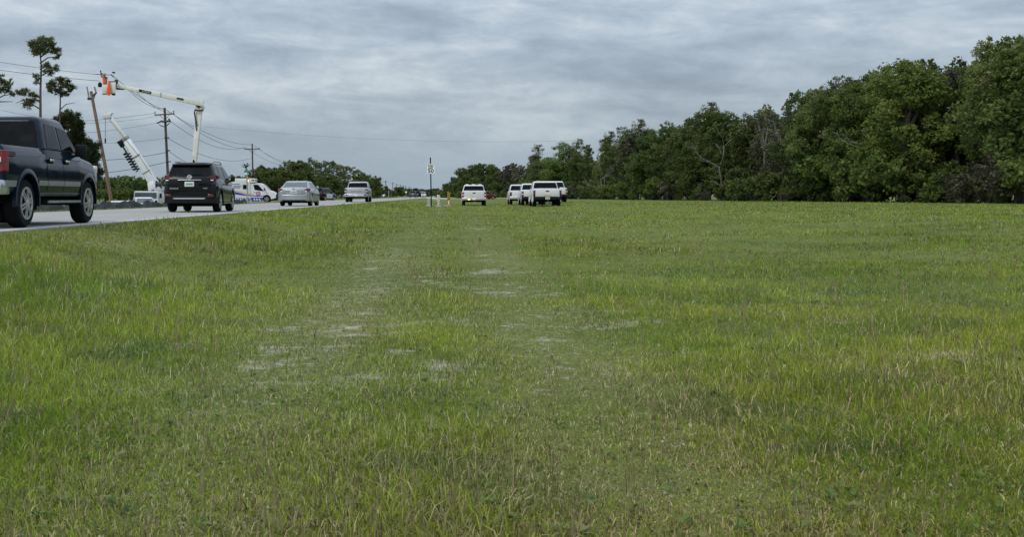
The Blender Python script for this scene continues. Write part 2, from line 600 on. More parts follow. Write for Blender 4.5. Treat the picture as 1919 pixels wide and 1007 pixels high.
# road: slab with a slight crown, and painted lines
def asphalt():
    m = bpy.data.materials.new('worn_asphalt')
    m.use_nodes = True
    N, L = m.node_tree.nodes, m.node_tree.links
    p = N['Principled BSDF']; p.inputs['Roughness'].default_value = 0.9
    t = N.new('ShaderNodeTexCoord')
    mp = N.new('ShaderNodeMapping'); mp.inputs['Scale'].default_value = (1.0, 0.06, 1)
    L.new(t.outputs['Object'], mp.inputs[0])
    n = N.new('ShaderNodeTexNoise'); n.inputs['Scale'].default_value = 1.6; n.inputs['Detail'].default_value = 8; n.inputs['Roughness'].default_value = 0.7
    L.new(mp.outputs[0], n.inputs['Vector'])
    n2 = N.new('ShaderNodeTexNoise'); n2.inputs['Scale'].default_value = 60; n2.inputs['Detail'].default_value = 3
    L.new(t.outputs['Object'], n2.inputs['Vector'])
    mx_ = N.new('ShaderNodeMath'); mx_.operation = 'MULTIPLY_ADD'; mx_.inputs[1].default_value = 0.6
    L.new(n.outputs['Fac'], mx_.inputs[0])
    sc = N.new('ShaderNodeMath'); sc.operation = 'MULTIPLY'; sc.inputs[1].default_value = 0.4
    L.new(n2.outputs['Fac'], sc.inputs[0]); L.new(sc.outputs[0], mx_.inputs[2])
    r = N.new('ShaderNodeValToRGB')
    r.color_ramp.elements[0].position = 0.35; r.color_ramp.elements[0].color = (0.235, 0.225, 0.205, 1)
    r.color_ramp.elements[1].position = 0.65; r.color_ramp.elements[1].color = (0.36, 0.345, 0.315, 1)
    L.new(mx_.outputs[0], r.inputs[0]); L.new(r.outputs[0], p.inputs['Base Color'])
    return m


def strip(name, x0, x1, y0, y1, z, m, th=0.12, crown=0.0, parent=None):
    ys = np.linspace(0, 1, 60) ** 2 * (y1 - y0) + y0
    rings = []
    for y in ys:
        xm = (x0 + x1) / 2
        rings.append([(x0, y, z - th), (x1, y, z - th), (x1, y, z), (xm, y, z + crown), (x0, y, z)])
    return obj(name, MB().loft(rings), m, parent, smooth=30)


road = strip('road', LE, RE, -40, 1500, 0.0, asphalt(), 0.2)
road['kind'] = 'structure'
PAINT = mat('road_paint_white', (0.62, 0.62, 0.60), 0.7, var=0.25, scale=4)
strip('edge_line', RE - 0.30, RE - 0.18, -40, 1490, 0.006, PAINT, 0.004, parent=road)
strip('edge_line', LE + 0.18, LE + 0.30, -40, 1490, 0.006, PAINT, 0.004, parent=road)

# pale limerock track crossing the verge far ahead, and the side road the ambulance leaves by
LIME = mat('limerock', (0.50, 0.48, 0.40), 0.95, var=0.15, scale=1.0)
def flat_quad(name, a, b, wd, m, n=24, lift=0.02):
    a, b = Vector((a[0], a[1], 0)), Vector((b[0], b[1], 0))
    t = (b - a).normalized(); s = Vector((-t.y, t.x, 0)) * wd / 2
    rings = []
    for i in range(n + 1):
        p = a.lerp(b, i / n)
        l_, r_ = p + s, p - s
        zl, zr = float(zg(l_.x, l_.y)) + lift, float(zg(r_.x, r_.y)) + lift
        rings.append([(l_.x, l_.y, zl - 0.3), (r_.x, r_.y, zr - 0.3), (r_.x, r_.y, zr), (l_.x, l_.y, zl)])
    o = obj(name, MB().loft(rings), m)
    o['kind'] = 'structure'
    return o
flat_quad('track', (-7.0, 300), (40, 330), 14, LIME, lift=0.10)
flat_quad('side_road', (-14.2, 144), (-60, 150), 7, bpy.data.materials['worn_asphalt'], lift=0.05)


# ------------------------------------------------------------------ grass (one uncountable mass)
def grass_mass():
    m = bpy.data.materials.new('grass_blades')
    m.use_nodes = True
    N, L = m.node_tree.nodes, m.node_tree.links
    p = N['Principled BSDF']; p.inputs['Roughness'].default_value = 0.6; p.inputs['Specular IOR Level'].default_value = 0.12
    at = N.new('ShaderNodeAttribute'); at.attribute_name = 'col'
    L.new(at.outputs['Color'], p.inputs['Base Color'])
    tr = N.new('ShaderNodeBsdfTranslucent'); L.new(at.outputs['Color'], tr.inputs[0])
    ms = N.new('ShaderNodeMixShader'); ms.inputs[0].default_value = 0.35
    L.new(p.outputs[0], ms.inputs[1]); L.new(tr.outputs[0], ms.inputs[2]); L.new(ms.outputs[0], N['Material Output'].inputs[0])

    n = 620000
    u = rng.random(n)
    d0, d1, e = 3.4, 135.0, -0.36
    d = (d0 ** e + u * (d1 ** e - d0 ** e)) ** (1 / e)
    px = rng.uniform(-80, 2000, n)
    X = -math.sin(TH) * d + math.cos(TH) * d * (px - 600) / F
    Y = math.cos(TH) * d + math.sin(TH) * d * (px - 600) / F
    tall = fbm(X, Y, 3.0, 5, 3)
    # about half the blades grow in tufts, the rest stand loose
    nt = n // 9
    ti = rng.integers(0, nt, n)
    intuft = rng.random(n) < 0.55
    spread = (0.030 + 0.0028 * d[ti]) * rng.lognormal(0, 0.4, nt)[ti]
    X = np.where(intuft, X[ti] + rng.normal(0, 1, n) * spread, X); Y = np.where(intuft, Y[ti] + rng.normal(0, 1, n) * spread, Y)
    d = np.where(intuft, d[ti], d)
    hk = np.where(intuft, rng.random(nt)[ti], 0.15 + 0.3 * rng.random(n))
    tall = fbm(X, Y, 3.0, 5, 3)
    s = sand_at(X, Y)
    trk = np.maximum(np.exp(-((X + 1.02) / 0.6) ** 2), np.exp(-((X - 0.72) / 0.55) ** 2)) * (1 - 0.8 * sstep(25, 60, Y))
    keep = rng.random(n) > np.clip(s * 0.6 + 0.36 * trk * fbm(X, Y, 0.8, 88, 3), 0, 0.80)
    keep &= ~((X < RE - 0.22) & (X > LE - 0.02))
    keep &= (X > -21) | (Y > 20)
    ragged = RE - 0.20 + 0.62 * fbm(Y, X * 0, 1.4, 61, 4) + 0.10 * rng.random(n)
    keep &= (X > ragged) | (X < LE - 0.1)
    X, Y, d, s, tall, hk = [a[keep] for a in (X, Y, d, s, tall, hk)]
    n = len(X)
    Z = zg(X, Y) - 0.01
    track = np.maximum(np.exp(-((X + 1.02) / 0.7) ** 2), np.exp(-((X - 0.72) / 0.65) ** 2)) * (1 - 0.6 * sstep(25, 60, Y))
    H = (0.027 + 0.047 * np.clip((tall - 0.3) * 2.2, 0, 1)) * rng.lognormal(0, 0.35, n) * (1 - 0.55 * track)
    H *= (1 + 0.5 * sstep(-1.8, -3.2, X)) * (1 - 0.5 * np.exp(-((X - RE) / 0.5) ** 2))
    H = np.clip(H, 0.02, 0.38) * (0.82 + 0.5 * hk)
    far = sstep(40, 110, d)
    H = H * (1 + 0.25 * far)
    wd = np.maximum(rng.uniform(0.0030, 0.0065, n), 0.62 * d / (F * 0.5336))
    az = rng.uniform(0, 2 * math.pi, n)
    lean = np.clip(rng.normal(0.66, 0.38, n), 0.0, 1.6)
    flatb = rng.random(n) < 0.16          # thatch lying on the soil
    lean = np.where(flatb, 2.4, lean)
    dx, dy = np.cos(az), np.sin(az)
    fa = rng.uniform(0, 2 * math.pi, n)
    wx, wy = np.cos(fa) * wd / 2, np.sin(fa) * wd / 2
    P = np.zeros((n, 5, 3), np.float32)
    P[:, 0] = np.stack([X - wx, Y - wy, Z], -1)
    P[:, 1] = np.stack([X + wx, Y + wy, Z], -1)
    mxp = X + dx * lean * H * 0.35; myp = Y + dy * lean * H * 0.35; mz = Z + H * np.where(flatb, 0.2, 0.6)
    P[:, 2] = np.stack([mxp + wx * 0.8, myp + wy * 0.8, mz], -1)
    P[:, 3] = np.stack([mxp - wx * 0.8, myp - wy * 0.8, mz], -1)
    P[:, 4] = np.stack([X + dx * lean * H * 0.95, Y + dy * lean * H * 0.95, Z + H * np.clip(1.0 - 0.30 * lean, 0.22, 1)], -1)
    idx = np.arange(n)[:, None] * 5
    tris = np.concatenate([idx + np.array([[0, 1, 2]]), idx + np.array([[0, 2, 3]]), idx + np.array([[3, 2, 4]])], 0)
    o = link_np('grass', P.reshape(-1, 3), tris, m)
    o['kind'] = 'stuff'
    # colour of each blade: living green, yellow-green, straw, dead brown
    patch = fbm(X, Y, 2.6, 31, 4)
    dry = np.clip(0.75 * track + 1.6 * (patch - 0.5) + 0.55 * s + 0.25 * (1 - sstep(5, 14, Y)), 0, 1)
    r = rng.random(n)
    fresh = np.array([[0.145, 0.215, 0.020]]); lime = np.array([[0.250, 0.305, 0.033]]); straw = np.array([[0.42, 0.37, 0.185]]); dead = np.array([[0.15, 0.105, 0.062]]); blue = np.array([[0.09, 0.13, 0.055]])
    k = fbm(X, Y, 1.1, 71, 3)[:, None]
    g = fresh * (1 - sstep(0.35, 0.65, k)) + lime * sstep(0.35, 0.65, k)
    isb = (vnoise(X, Y, 0.5, 15) > 0.72)[:, None]
    g = np.where(isb, 0.5 * g + 0.5 * blue, g)
    ps = 0.075 + 0.32 * dry; pd = 0.06 + 0.15 * dry
    ps = np.where(flatb, 0.55, ps); pd = np.where(flatb, 0.3, pd)
    c = np.where((r < ps)[:, None], straw, np.where((r < ps + pd)[:, None], dead, g))
    big = fbm(X, Y, 9.0, 131, 3); side = fbm(X, Y, 4.0, 141, 3)
    c = c * (0.72 + 0.56 * big)[:, None] * np.stack([0.86 + 0.28 * side, np.ones(n), np.ones(n)], -1)
    c = c * rng.lognormal(0, 0.22, n)[:, None]
    rgba = np.ones((n, 5, 4), np.float32)
    rgba[:, :, :3] = np.clip(c, 0, 0.6)[:, None, :]
    a = o.data.attributes.new('col', 'FLOAT_COLOR', 'POINT')
    a.data.foreach_set('color', rgba.ravel())
    return o


grass_mass()


def weed_mass():
    """broad-leaved rosettes, taller seed stalks and crumbs of soil among the turf"""
    g = np.random.default_rng(44)
    vs, fs, cs = [], [], []

    def quad(p, c):
        k = len(vs); vs.extend(p); fs.append((k, k + 1, k + 2, k + 3)); cs.extend([c] * 4)
    for _ in range(4200):
        d = (3.4 ** -0.5 + g.random() * (34 ** -0.5 - 3.4 ** -0.5)) ** -2
        px_ = g.uniform(-60, 1990)
        p = W(px_, 0, d)
        if p.x < RE + 0.25 or g.random() > 0.25 + 1.2 * (float(fbm(p.x, p.y, 2.6, 123, 3)) - 0.35):
            continue
        z = float(zg(p.x, p.y))
        kind = g.random()
        if kind < 0.55:
            col = (np.array([0.12, 0.18, 0.045]) if g.random() < 0.6 else np.array([0.22, 0.22, 0.08])) * g.uniform(0.7, 1.3)
            L_ = g.uniform(0.014, 0.042)
            for k in range(int(g.integers(5, 9))):
                a = g.uniform(0, 6.28); el = g.uniform(0.1, 0.8)
                dr = np.array([math.cos(a) * math.cos(el), math.sin(a) * math.cos(el), math.sin(el)])
                sd = np.array([-math.sin(a), math.cos(a), 0]) * L_ * 0.28
                b = np.array([p.x, p.y, z + 0.015]) + dr * 0.008
                quad([b, b + dr * L_ * .55 + sd, b + dr * L_, b + dr * L_ * .55 - sd], col)
        elif kind < 0.85:
            col = np.array([0.30, 0.25, 0.13]) * g.uniform(0.6, 1.2)
            H = g.uniform(0.10, 0.26); a = g.uniform(0, 6.28); ln = g.uniform(0.05, 0.4)
            w_ = max(0.0016, 0.4 * d / (F * 0.5336))
            b = np.array([p.x, p.y, z]); t = b + np.array([math.cos(a) * ln * H, math.sin(a) * ln * H, H])
            sx = np.array([w_, 0, 0])
            quad([b - sx, b + sx, t + sx * .7, t - sx * .7], col)
            for k in range(3):
                e = t + np.array([g.normal(0, .012), g.normal(0, .012), g.uniform(-.05, .02)])
                quad([e - sx * 1.6, e + [0, 0, -.018], e + sx * 1.6, e + [0, 0, .022]], col * 0.75)
        else:
            col = np.array([0.50, 0.46, 0.36]) * g.uniform(0.5, 1.2) if g.random() < .6 else np.array([.06, .045, .03])
            for k in range(int(g.integers(2, 6))):
                b = np.array([p.x + g.normal(0, .05), p.y + g.normal(0, .05), z + 0.008]); r = g.uniform(.004, .010)
                top = b + [0, 0, r]
                c4 = [b + [r, 0, 0], b + [0, r, 0], b + [-r, 0, 0], b + [0, -r, 0]]
                for q_ in range(4):
                    quad([c4[q_], c4[(q_ + 1) % 4], top, top + [0, 0, 1e-4]], col)
    o = link_np('weeds', np.array(vs), np.array(fs), bpy.data.materials['grass_blades'])
    o['kind'] = 'stuff'
    rgba = np.ones((len(cs), 4), np.float32); rgba[:, :3] = np.array(cs)
    a = o.data.attributes.new('col', 'FLOAT_COLOR', 'POINT')
    a.data.foreach_set('color', rgba.ravel())


weed_mass()


# ------------------------------------------------------------------ trees
def leaf_cloud(clumps, per, size, seed, flat=0.0, needle=False):
    """clumps: (x,y,z,r,tint). quads of leaf size scattered through each clump"""
    g = np.random.default_rng(seed)
    C = np.array(clumps, float)
    n = len(C) * per
    ci = np.repeat(np.arange(len(C)), per)
    v = g.normal(size=(n, 3)); v /= np.linalg.norm(v, axis=1)[:, None]
    rr = C[ci, 3] * g.random(n) ** 0.45
    ctr = C[ci, :3] + v * rr[:, None] * np.array([1, 1, 1 - flat])
    if needle:
        a = v + 0.35 * g.normal(size=(n, 3)); a[:, 2] += 0.25
        a /= np.linalg.norm(a, axis=1)[:, None]
        b = np.cross(a, g.normal(size=(n, 3))); b /= np.linalg.norm(b, axis=1)[:, None]
        la, lb = size * g.uniform(0.7, 1.3, n), size * 0.20 * g.uniform(0.7, 1.3, n)
    else:
        a = g.normal(size=(n, 3)); a /= np.linalg.norm(a, axis=1)[:, None]
        b = np.cross(a, g.normal(size=(n, 3))); b /= np.linalg.norm(b, axis=1)[:, None]
        la, lb = size * g.uniform(0.6, 1.4, n), size * 0.6 * g.uniform(0.6, 1.3, n)
    P = np.stack([ctr - a * la[:, None] / 2, ctr + b * lb[:, None] / 2, ctr + a * la[:, None] / 2, ctr - b * lb[:, None] / 2], 1)
    Q = np.arange(n * 4).reshape(n, 4)
    t = np.clip(C[ci, 4] + g.normal(0, 0.13, n), 0, 1)
    return P.reshape(-1, 3), Q, np.repeat(t, 4)


def make_crown(name, clumps, per, size, m, parent, seed, flat=0.2, needle=False):
    P, Q, t = leaf_cloud(clumps, per, size, seed, flat, needle)
    o = link_np(name, P, Q, m, parent)
    set_attr(o.data, 'tint', t)
    return o


def lobe_clumps(lobes, k, rclump, g, shell=0.35):
    out_ = []
    for (x, y, z, rx, ry, rz) in lobes:
        kk = max(3, int(k * (rx * ry * rz) ** (2 / 3) / 2))
        base = g.uniform(0.25, 0.6)
        for _ in range(kk):
            v = g.normal(size=3); v /= np.linalg.norm(v)
            r = (shell + (1 - shell) * g.random()) ** 0.6
            out_.append((x + v[0] * rx * r, y + v[1] * ry * r, z + v[2] * rz * r, rclump * g.uniform(0.6, 1.35), float(np.clip(base + g.normal(0, 0.22), 0, 1))))
    return out_


def trunk_mb(path, r0, r1, limbs=(), n=7):
    mb = MB()
    k = len(path)
    mb.tube(path, [r0 + (r1 - r0) * (i / (k - 1)) ** 0.8 for i in range(k)], n)
    for a, b, ra in limbs:
        a, b = Vector(a), Vector(b)
        mid = a.lerp(b, 0.5) + Vector((random.uniform(-.2, .2), random.uniform(-.2, .2), (b - a).length * 0.10))
        mb.tube([a, mid, b], [ra, ra * 0.65, ra * 0.28], 5)
    return mb


def broadleaf(h, wd, seed, m=LEAF, per=34, leaf=0.36, low=0.06, label='tree', group=None, dens=30, bark=BARK, name='broadleaf_tree'):
    g = np.random.default_rng(seed)
    root = thing(name, label, 'tree', group=group)
    lobes = []
    nl = int(g.integers(15, 21))
    for i in range(nl):
        a = g.uniform(0, 2 * math.pi); fz = g.uniform(low, 0.90)
        rad = wd * 0.5 * (0.25 + 0.65 * math.sin(math.pi * min(1, 0.15 + 0.8 * fz)) ) * g.uniform(0.3, 1.0)
        sz = wd * g.uniform(0.09, 0.21)
        lobes.append((math.cos(a) * rad, math.sin(a) * rad, h * fz, sz, sz, sz * g.uniform(0.65, 1.0)))
    lobes.append((g.uniform(-.1, .1) * wd, 0, h * 0.86, wd * 0.2, wd * 0.2, h * 0.13))
    lobes.append((0, 0, h * 0.5, wd * 0.33, wd * 0.33, h * 0.3))
    cl = lobe_clumps(lobes, dens, wd * 0.062, g)
    top = h * 0.75
    path = [(0, 0, -0.6), (g.uniform(-.15, .15), g.uniform(-.15, .15), top * 0.35), (g.uniform(-.3, .3), g.uniform(-.3, .3), top * 0.7), (g.uniform(-.5, .5), 0, top)]
    limbs = []
    for l in lobes[:7]:
        z0 = max(0.15 * h, l[2] * 0.6)
        limbs.append(((0, 0, z0), (l[0], l[1], l[2]), 0.06 + 0.008 * h))
    obj('trunk', trunk_mb(path, 0.016 * h + 0.07, 0.05, limbs), bark, root)
    make_crown('crown', cl, per, leaf, m, root, seed + 1)
    return root


def pine(h, wd, seed, crown_from=0.62, per=34, leaf=0.42, label='pine', group=None, dens=16, lobes=None, lean=0.0, rt=0.20, name='pine_tree', side=()):
    g = np.random.default_rng(seed)
    root = thing(name, label, 'tree', group=group)
    if lobes is None:
        lobes = []
        for i in range(int(g.integers(7, 11))):
            fz = g.uniform(crown_from, 1.0)
            a = g.uniform(0, 2 * math.pi)
            rad = wd * 0.5 * g.uniform(0.1, 0.85) * (1.15 - 0.6 * (fz - crown_from) / (1 - crown_from))
            sz = wd * g.uniform(0.13, 0.26)
            lobes.append((math.cos(a) * rad + lean * fz, math.sin(a) * rad, h * fz - sz * 0.4, sz, sz, sz * 0.62))
        lobes.append((lean, 0, h * 0.95, wd * 0.22, wd * 0.22, h * 0.05))
    cl = lobe_clumps(lobes, dens, 0.23 if wd < 4 else 0.5, g, 0.15)
    path = [(0, 0, -0.6)] + [(lean * t + g.normal(0, 0.05), g.normal(0, 0.05), h * 0.93 * t) for t in (0.3, 0.55, 0.75, 0.9, 1.0)]
    limbs = []
    for l in lobes:
        zz = l[2] - 0.25 * math.hypot(l[0], l[1]) - 0.2
        f = zz / (h * 0.93)
        limbs.append(((lean * f, 0, zz), (l[0], l[1], l[2]), 0.05 + rt * 0.15))
    limbs += list(side)
    obj('trunk', trunk_mb(path, rt, 0.05, limbs), BARK, root)
    make_crown('crown', cl, per, leaf, NEEDLE, root, seed + 1, 0.3, True)
    return root


def bush(wd, h, seed, m=LEAF, per=30, leaf=0.30, label='shrub', group=None):
    g = np.random.default_rng(seed)
    root = thing('shrub', label, 'shrub', group=group)
    lobes = [(g.uniform(-.5, .5) * wd * 0.7, g.uniform(-.5, .5) * wd * 0.6, h * g.uniform(0.2, 0.7), wd * g.uniform(.16, .3), wd * g.uniform(.16, .3), h * g.uniform(.2, .34)) for _ in range(8)]
    cl = lobe_clumps(lobes, 22, wd * 0.075, g)
    st = MB()
    for k in range(4):
        a = g.uniform(0, 6.28)
        st.tube([(0, 0, -0.3), (math.cos(a) * wd * 0.12, math.sin(a) * wd * 0.12, h * 0.3), (math.cos(a) * wd * 0.3, math.sin(a) * wd * 0.3, h * 0.6)], [0.07, 0.05, 0.02], 5)
    obj('stem', st, BARK, root)
    make_crown('foliage', cl, per, leaf, m, root, seed + 1)
    return root


def place(root, px, d, rz=None, s=1.0, base=None):
    p = W(px, 0, d)
    z = float(zg(p.x, p.y)) if base is None else base
    root.location = (p.x, p.y, z)
    root.rotation_euler = (0, 0, random.uniform(0, 6.28) if rz is None else rz)
    root.scale = (s, s, s)
    return root


# --- wall of woodland on the right of the field
RG = 'trees in the wood on the right of the field'
RL = 'dark green broadleaf tree in the dense wood edge right of the field'
R_protos = [broadleaf(12.5, (9.0, 6.5, 8.0, 5.2, 7.2, 10.0)[i], 100 + i, LEAF, per=(44, 40, 34, 44, 30, 44)[i], leaf=(.27, .23, .33, .24, .30, .26)[i], label=RL, group=RG) for i in range(6)]
RLL = 'lighter green leafy tree in the wood edge right of the parked white pickups'
L_protos = [broadleaf(11.0, 8.5, 120 + i, LEAFL, per=42, leaf=0.27, label=RLL, group='lighter trees in the wood edge') for i in range(2)]
RLG = 'thin grey-brown twiggy tree in the wood edge right of the field'
G_protos = [broadleaf(11.0, 6.0, 140 + i, LEAFG, per=(20, 9)[i], label=RLG, group='grey-brown trees in the wood edge', bark=PALEBARK, dens=22) for i in range(2)]
used = set()


def take(protos):
    new = [q_ for q_ in protos if q_.name not in used]
    p = new[0] if new else random.choice(protos)
    if p.name not in used:
        used.add(p.name)
        return p
    c = copy_tree(p)
    return c


def top_y(px):      # skyline of the wood in photograph rows
    xs = [820, 840, 860, 900, 935, 950, 970, 985, 1000, 1030, 1060, 1090, 1120, 1150, 1175, 1200, 1300, 1450, 1700, 1990]
    ys = [352, 338, 322, 310, 322, 312, 304, 310, 284, 275, 276, 268, 262, 254, 244, 236, 214, 182, 120, 55]
    return float(np.interp(px, xs, ys))


def wood_depth(px):
    return float(np.interp(px, [820, 940, 1000, 1200, 1400, 1700, 2000], [430, 330, 250, 185, 148, 116, 94]))


def fit(root, px, d, hnom, topy, rz=None, smin=0.45, smax=2.0):
    p = W(px, 0, d)
    z = float(zg(p.x, p.y))
    ztop = HC + (HY - topy) * d / F
    s = max(smin, min(smax, (ztop - z) / hnom))
    root.location = (p.x, p.y, z)
    root.rotation_euler = (0, 0, random.uniform(0, 6.28) if rz is None else rz)
    root.scale = (s, s, s)
    return root


px = 1004.0
while px < 1990:
    d = wood_depth(px)
    step = 4.6 / d * F * 0.5
    r_ = random.random()
    if 1050 < px < 1110 and r_ < 0.7 or r_ < 0.12:
        t = take(L_protos); hn = 10.8
    elif 1120 < px < 1200 and r_ < 0.35 or r_ < 0.2:
        t = take(G_protos); hn = 10.8
    else:
        t = take(R_protos); hn = 12.2
    fit(t, px, d + random.uniform(-3, 4), hn, top_y(px) + random.uniform(-13, 24), smin=0.6)
    t.scale.x *= random.uniform(0.8, 1.15); t.scale.y *= random.uniform(0.8, 1.15)
    if random.random() < 0.6:
        t = take(R_protos)
        fit(t, px + random.uniform(-8, 8), d + 9, 12.2, top_y(px) + random.uniform(2, 24), smin=0.7)
    px += step * random.uniform(0.8, 1.3)
px = 1010.0
while px < 1995:
    d = wood_depth(px) + random.uniform(16, 26)
    t = copy_tree(random.choice(R_protos))
    fit(t, px, d, 12.2, top_y(px) + random.uniform(14, 40), smin=0.6)
    px += 4.5 / d * F * random.uniform(0.8, 1.2)
for i in range(7):
    pxx = [1010, 1080, 1142, 1172, 1196, 1330, 1560][i]
    t = pine(13, 6.0, 160 + i, 0.6, label='tall pine rising above the wood edge on the right', group='pines above the wood edge') if i < 2 else copy_tree(pine_src)
    if i == 1:
        pine_src = t
    fit(t, pxx, wood_depth(pxx) + 6, 12.6, top_y(pxx) - random.uniform(2, 9))
BL = 'low leafy shrub at the foot of the wood on the right'
b_protos = [bush(5.0, 3.6, 180 + i, [LEAF, LEAFL, LEAFG][i], label=BL, group='shrubs along the wood edge') for i in range(3)]
px = 1000.0
while px < 1990:
    d = wood_depth(px) - 3.0
    fit(take(b_protos), px, d + random.uniform(-1.8, 1.5), 3.4, HY - random.choice((1.5, 2.2, 2.8, 3.6, 5.0)) * random.uniform(.85, 1.15) * F / d, smin=0.5)
    px += 1.75 / d * F * random.uniform(0.7, 1.2)

px = 1000.0
while px < 1995:
    d = wood_depth(px) + random.uniform(12, 20)
    fit(copy_tree(random.choice(b_protos)), px, d, 3.4, HY - random.uniform(3.0, 4.5) * F / d, smin=0.5)
    px += 1.6 / d * F

px = 1062.0
k = 0
while px < 1990:
    d = wood_depth(px) - random.uniform(4.5, 7.5)
    fit(copy_tree(b_protos[k % 3], 'low weedy bush in front of the right wood', 'low bushes in front of the wood'), px, d, 3.4, HY + 0.2 * F / d - random.uniform(0.1, 0.9) * F / d, smin=0.12)
    px += random.uniform(1.2, 5.0) / d * F
    k += 1


def snag(label, px, d, topy, seed):
    g = np.random.default_rng(seed)
    root_ = thing('dead_tree', label, 'tree')
    mb = MB()

    def grow(p, v, L_, r, lev):
        q_ = p + v * L_
        m_ = p + v * L_ * .5 + Vector(g.normal(0, .06, 3)) * L_
        mb.tube([p, m_, q_], [r, r * .82, r * .6], 5 if lev else 7)
        if lev < 3:
            for k in range(3 if lev else 4):
                w_ = (v + Vector(g.normal(0, .55, 3))).normalized(); w_.z = abs(w_.z) * .8 + .1
                grow(q_ if k < 2 else m_, w_.normalized(), L_ * g.uniform(.45, .7), r * .5, lev + 1)
    grow(Vector((0, 0, -.4)), Vector((.05, 0, 1)).normalized(), 5.2, .17, 0)
    obj('trunk', mb, PALEBARK, root_)
    return fit(root_, px, d, 10.5, topy)


snag('bare pale dead tree leaning out of the wood right of the parked pickups', 1128, wood_depth(1128) - 4, 292, 5)
snag('bare pale dead tree at the front of the wood near its middle', 1345, wood_depth(1345) - 3.5, 240, 6)
snag('bare pale dead tree at the front of the wood towards the right edge', 1640, wood_depth(1640) - 3, 205, 8)

# --- the clump of big trees in the centre right, behind the pickup with the lit lamp
CG = 'trees of the clump behind the lone white pickup'
cps = [(836, 346, 430), (850, 332, 420), (866, 316, 410), (884, 309, 400), (905, 308, 395), (925, 312, 390), (942, 322, 360), (915, 330, 375), (870, 338, 395), (893, 334, 380)]
cp_ = [broadleaf(13, 12.0, 200 + i, LEAF, per=26, leaf=0.55, label='round dark broadleaf tree in the clump behind the lone white pickup', group=CG, dens=16) for i in range(2)]
for i, (px, ty, d) in enumerate(cps):
    t = cp_[i] if i < 2 else copy_tree(cp_[i % 2])
    fit(t, px, d, 12.6, ty, smin=0.3, smax=1.2)
g1 = broadleaf(12, 8, 210, LEAFG, per=26, leaf=0.5, label='half bare grey-brown tree between the round clump and the wood', group='grey-brown trees left of the wood', dens=16, bark=PALEBARK)
fit(g1, 962, 330, 11.8, 305)
g2 = copy_tree(g1); fit(g2, 977, 320, 11.8, 309)
g3 = copy_tree(g1); fit(g3, 950, 335, 11.8, 316)
for i, (px, ty, d) in enumerate([(955, 342, 315), (975, 338, 305), (990, 326, 290), (945, 350, 330), (985, 345, 285)]):
    t = copy_tree(R_protos[i % 4], 'broadleaf tree low behind the parked row of white pickups', 'trees behind the parked pickups')
    fit(t, px, d, 12.2, ty, smin=0.3)
for i in range(11):
    px = 826 + i * 17
    t = copy_tree(b_protos[i % 2], 'dark shrub at the foot of the clump behind the lone pickup', 'shrubs under the clump')
    fit(t, px, 372 - i * 4, 3.4, 356, smin=0.6)

# --- pine wood on the left of the road, receding
PG = 'pines in the wood left of the road'
pp = [pine(14, 6.5, 230 + i, 0.45 + 0.06 * i, per=24, leaf=0.7, label='slash pine in the receding wood left of the road', group=PG, dens=9, rt=0.2) for i in range(4)]
lb = [broadleaf(11, 8, 240 + i, LEAF, per=22, leaf=0.6, label='bushy dark tree in the receding wood left of the road', group='bushy trees in the wood left of the road', dens=13) for i in range(2)]
sky_l = ([410, 440, 455, 470, 490, 505, 525, 545, 560, 580, 600, 620, 635, 650, 665, 690, 700, 712, 724, 735, 760],
         [336, 328, 330, 318, 308, 316, 308, 299, 301, 298, 299, 302, 305, 313, 312, 323, 330, 341, 350, 356, 360])
ups = set()
px = 404.0
while px < 742:
    d = float(np.interp(px, [404, 560, 640, 700, 740], [250, 290, 330, 420, 560]))
    ty = float(np.interp(px, *sky_l))
    pr = pp[random.randrange(4)] if random.random() < (0.95 if 585 < px < 670 else 0.7) else lb[random.randrange(2)]
    t = pr if pr.name not in ups else copy_tree(pr)
    ups.add(pr.name)
    hn = 13.9 if pr in pp else 10.8
    fit(t, px, d + random.uniform(-12, 25), hn, ty + random.uniform(-2, 9), smin=0.3)
    px += random.uniform(3.2, 6.0)
px = 404.0
while px < 745:
    d = float(np.interp(px, [404, 560, 640, 700, 740], [236, 270, 310, 390, 520]))
    t = copy_tree(lb[random.randrange(2)], 'low bushy tree along the front of the wood left of the road', 'low trees left of the road')
    ty = float(np.interp(px, *sky_l))
    fit(t, px, d, 10.8, HY - (HY - ty) * (random.uniform(0.35, 0.6) if 585 < px < 670 else random.uniform(0.5, 0.85)), smin=0.2)
    px += random.uniform(5, 9)

for px, ty in ((398, 338), (408, 334), (418, 336), (427, 332), (436, 334), (446, 330), (456, 333), (466, 328), (478, 324)):
    t = copy_tree(lb[random.randrange(2)], 'bushy tree behind the black SUV and the ambulance', 'low trees left of the road')
    fit(t, px, random.uniform(236, 262), 10.8, ty, smin=0.2)

# far low woodland closing the view down the road
FG = 'far trees closing the view'
for i, px in enumerate(range(742, 842, 6)):
    t = copy_tree(cp_[i % 2], 'distant low tree at the vanishing end of the road', FG)
    fit(t, px, 950 + random.uniform(-80, 120), 12.6, 354 + random.uniform(-1.5, 4) - (3 if px < 765 else 0), smin=0.3)

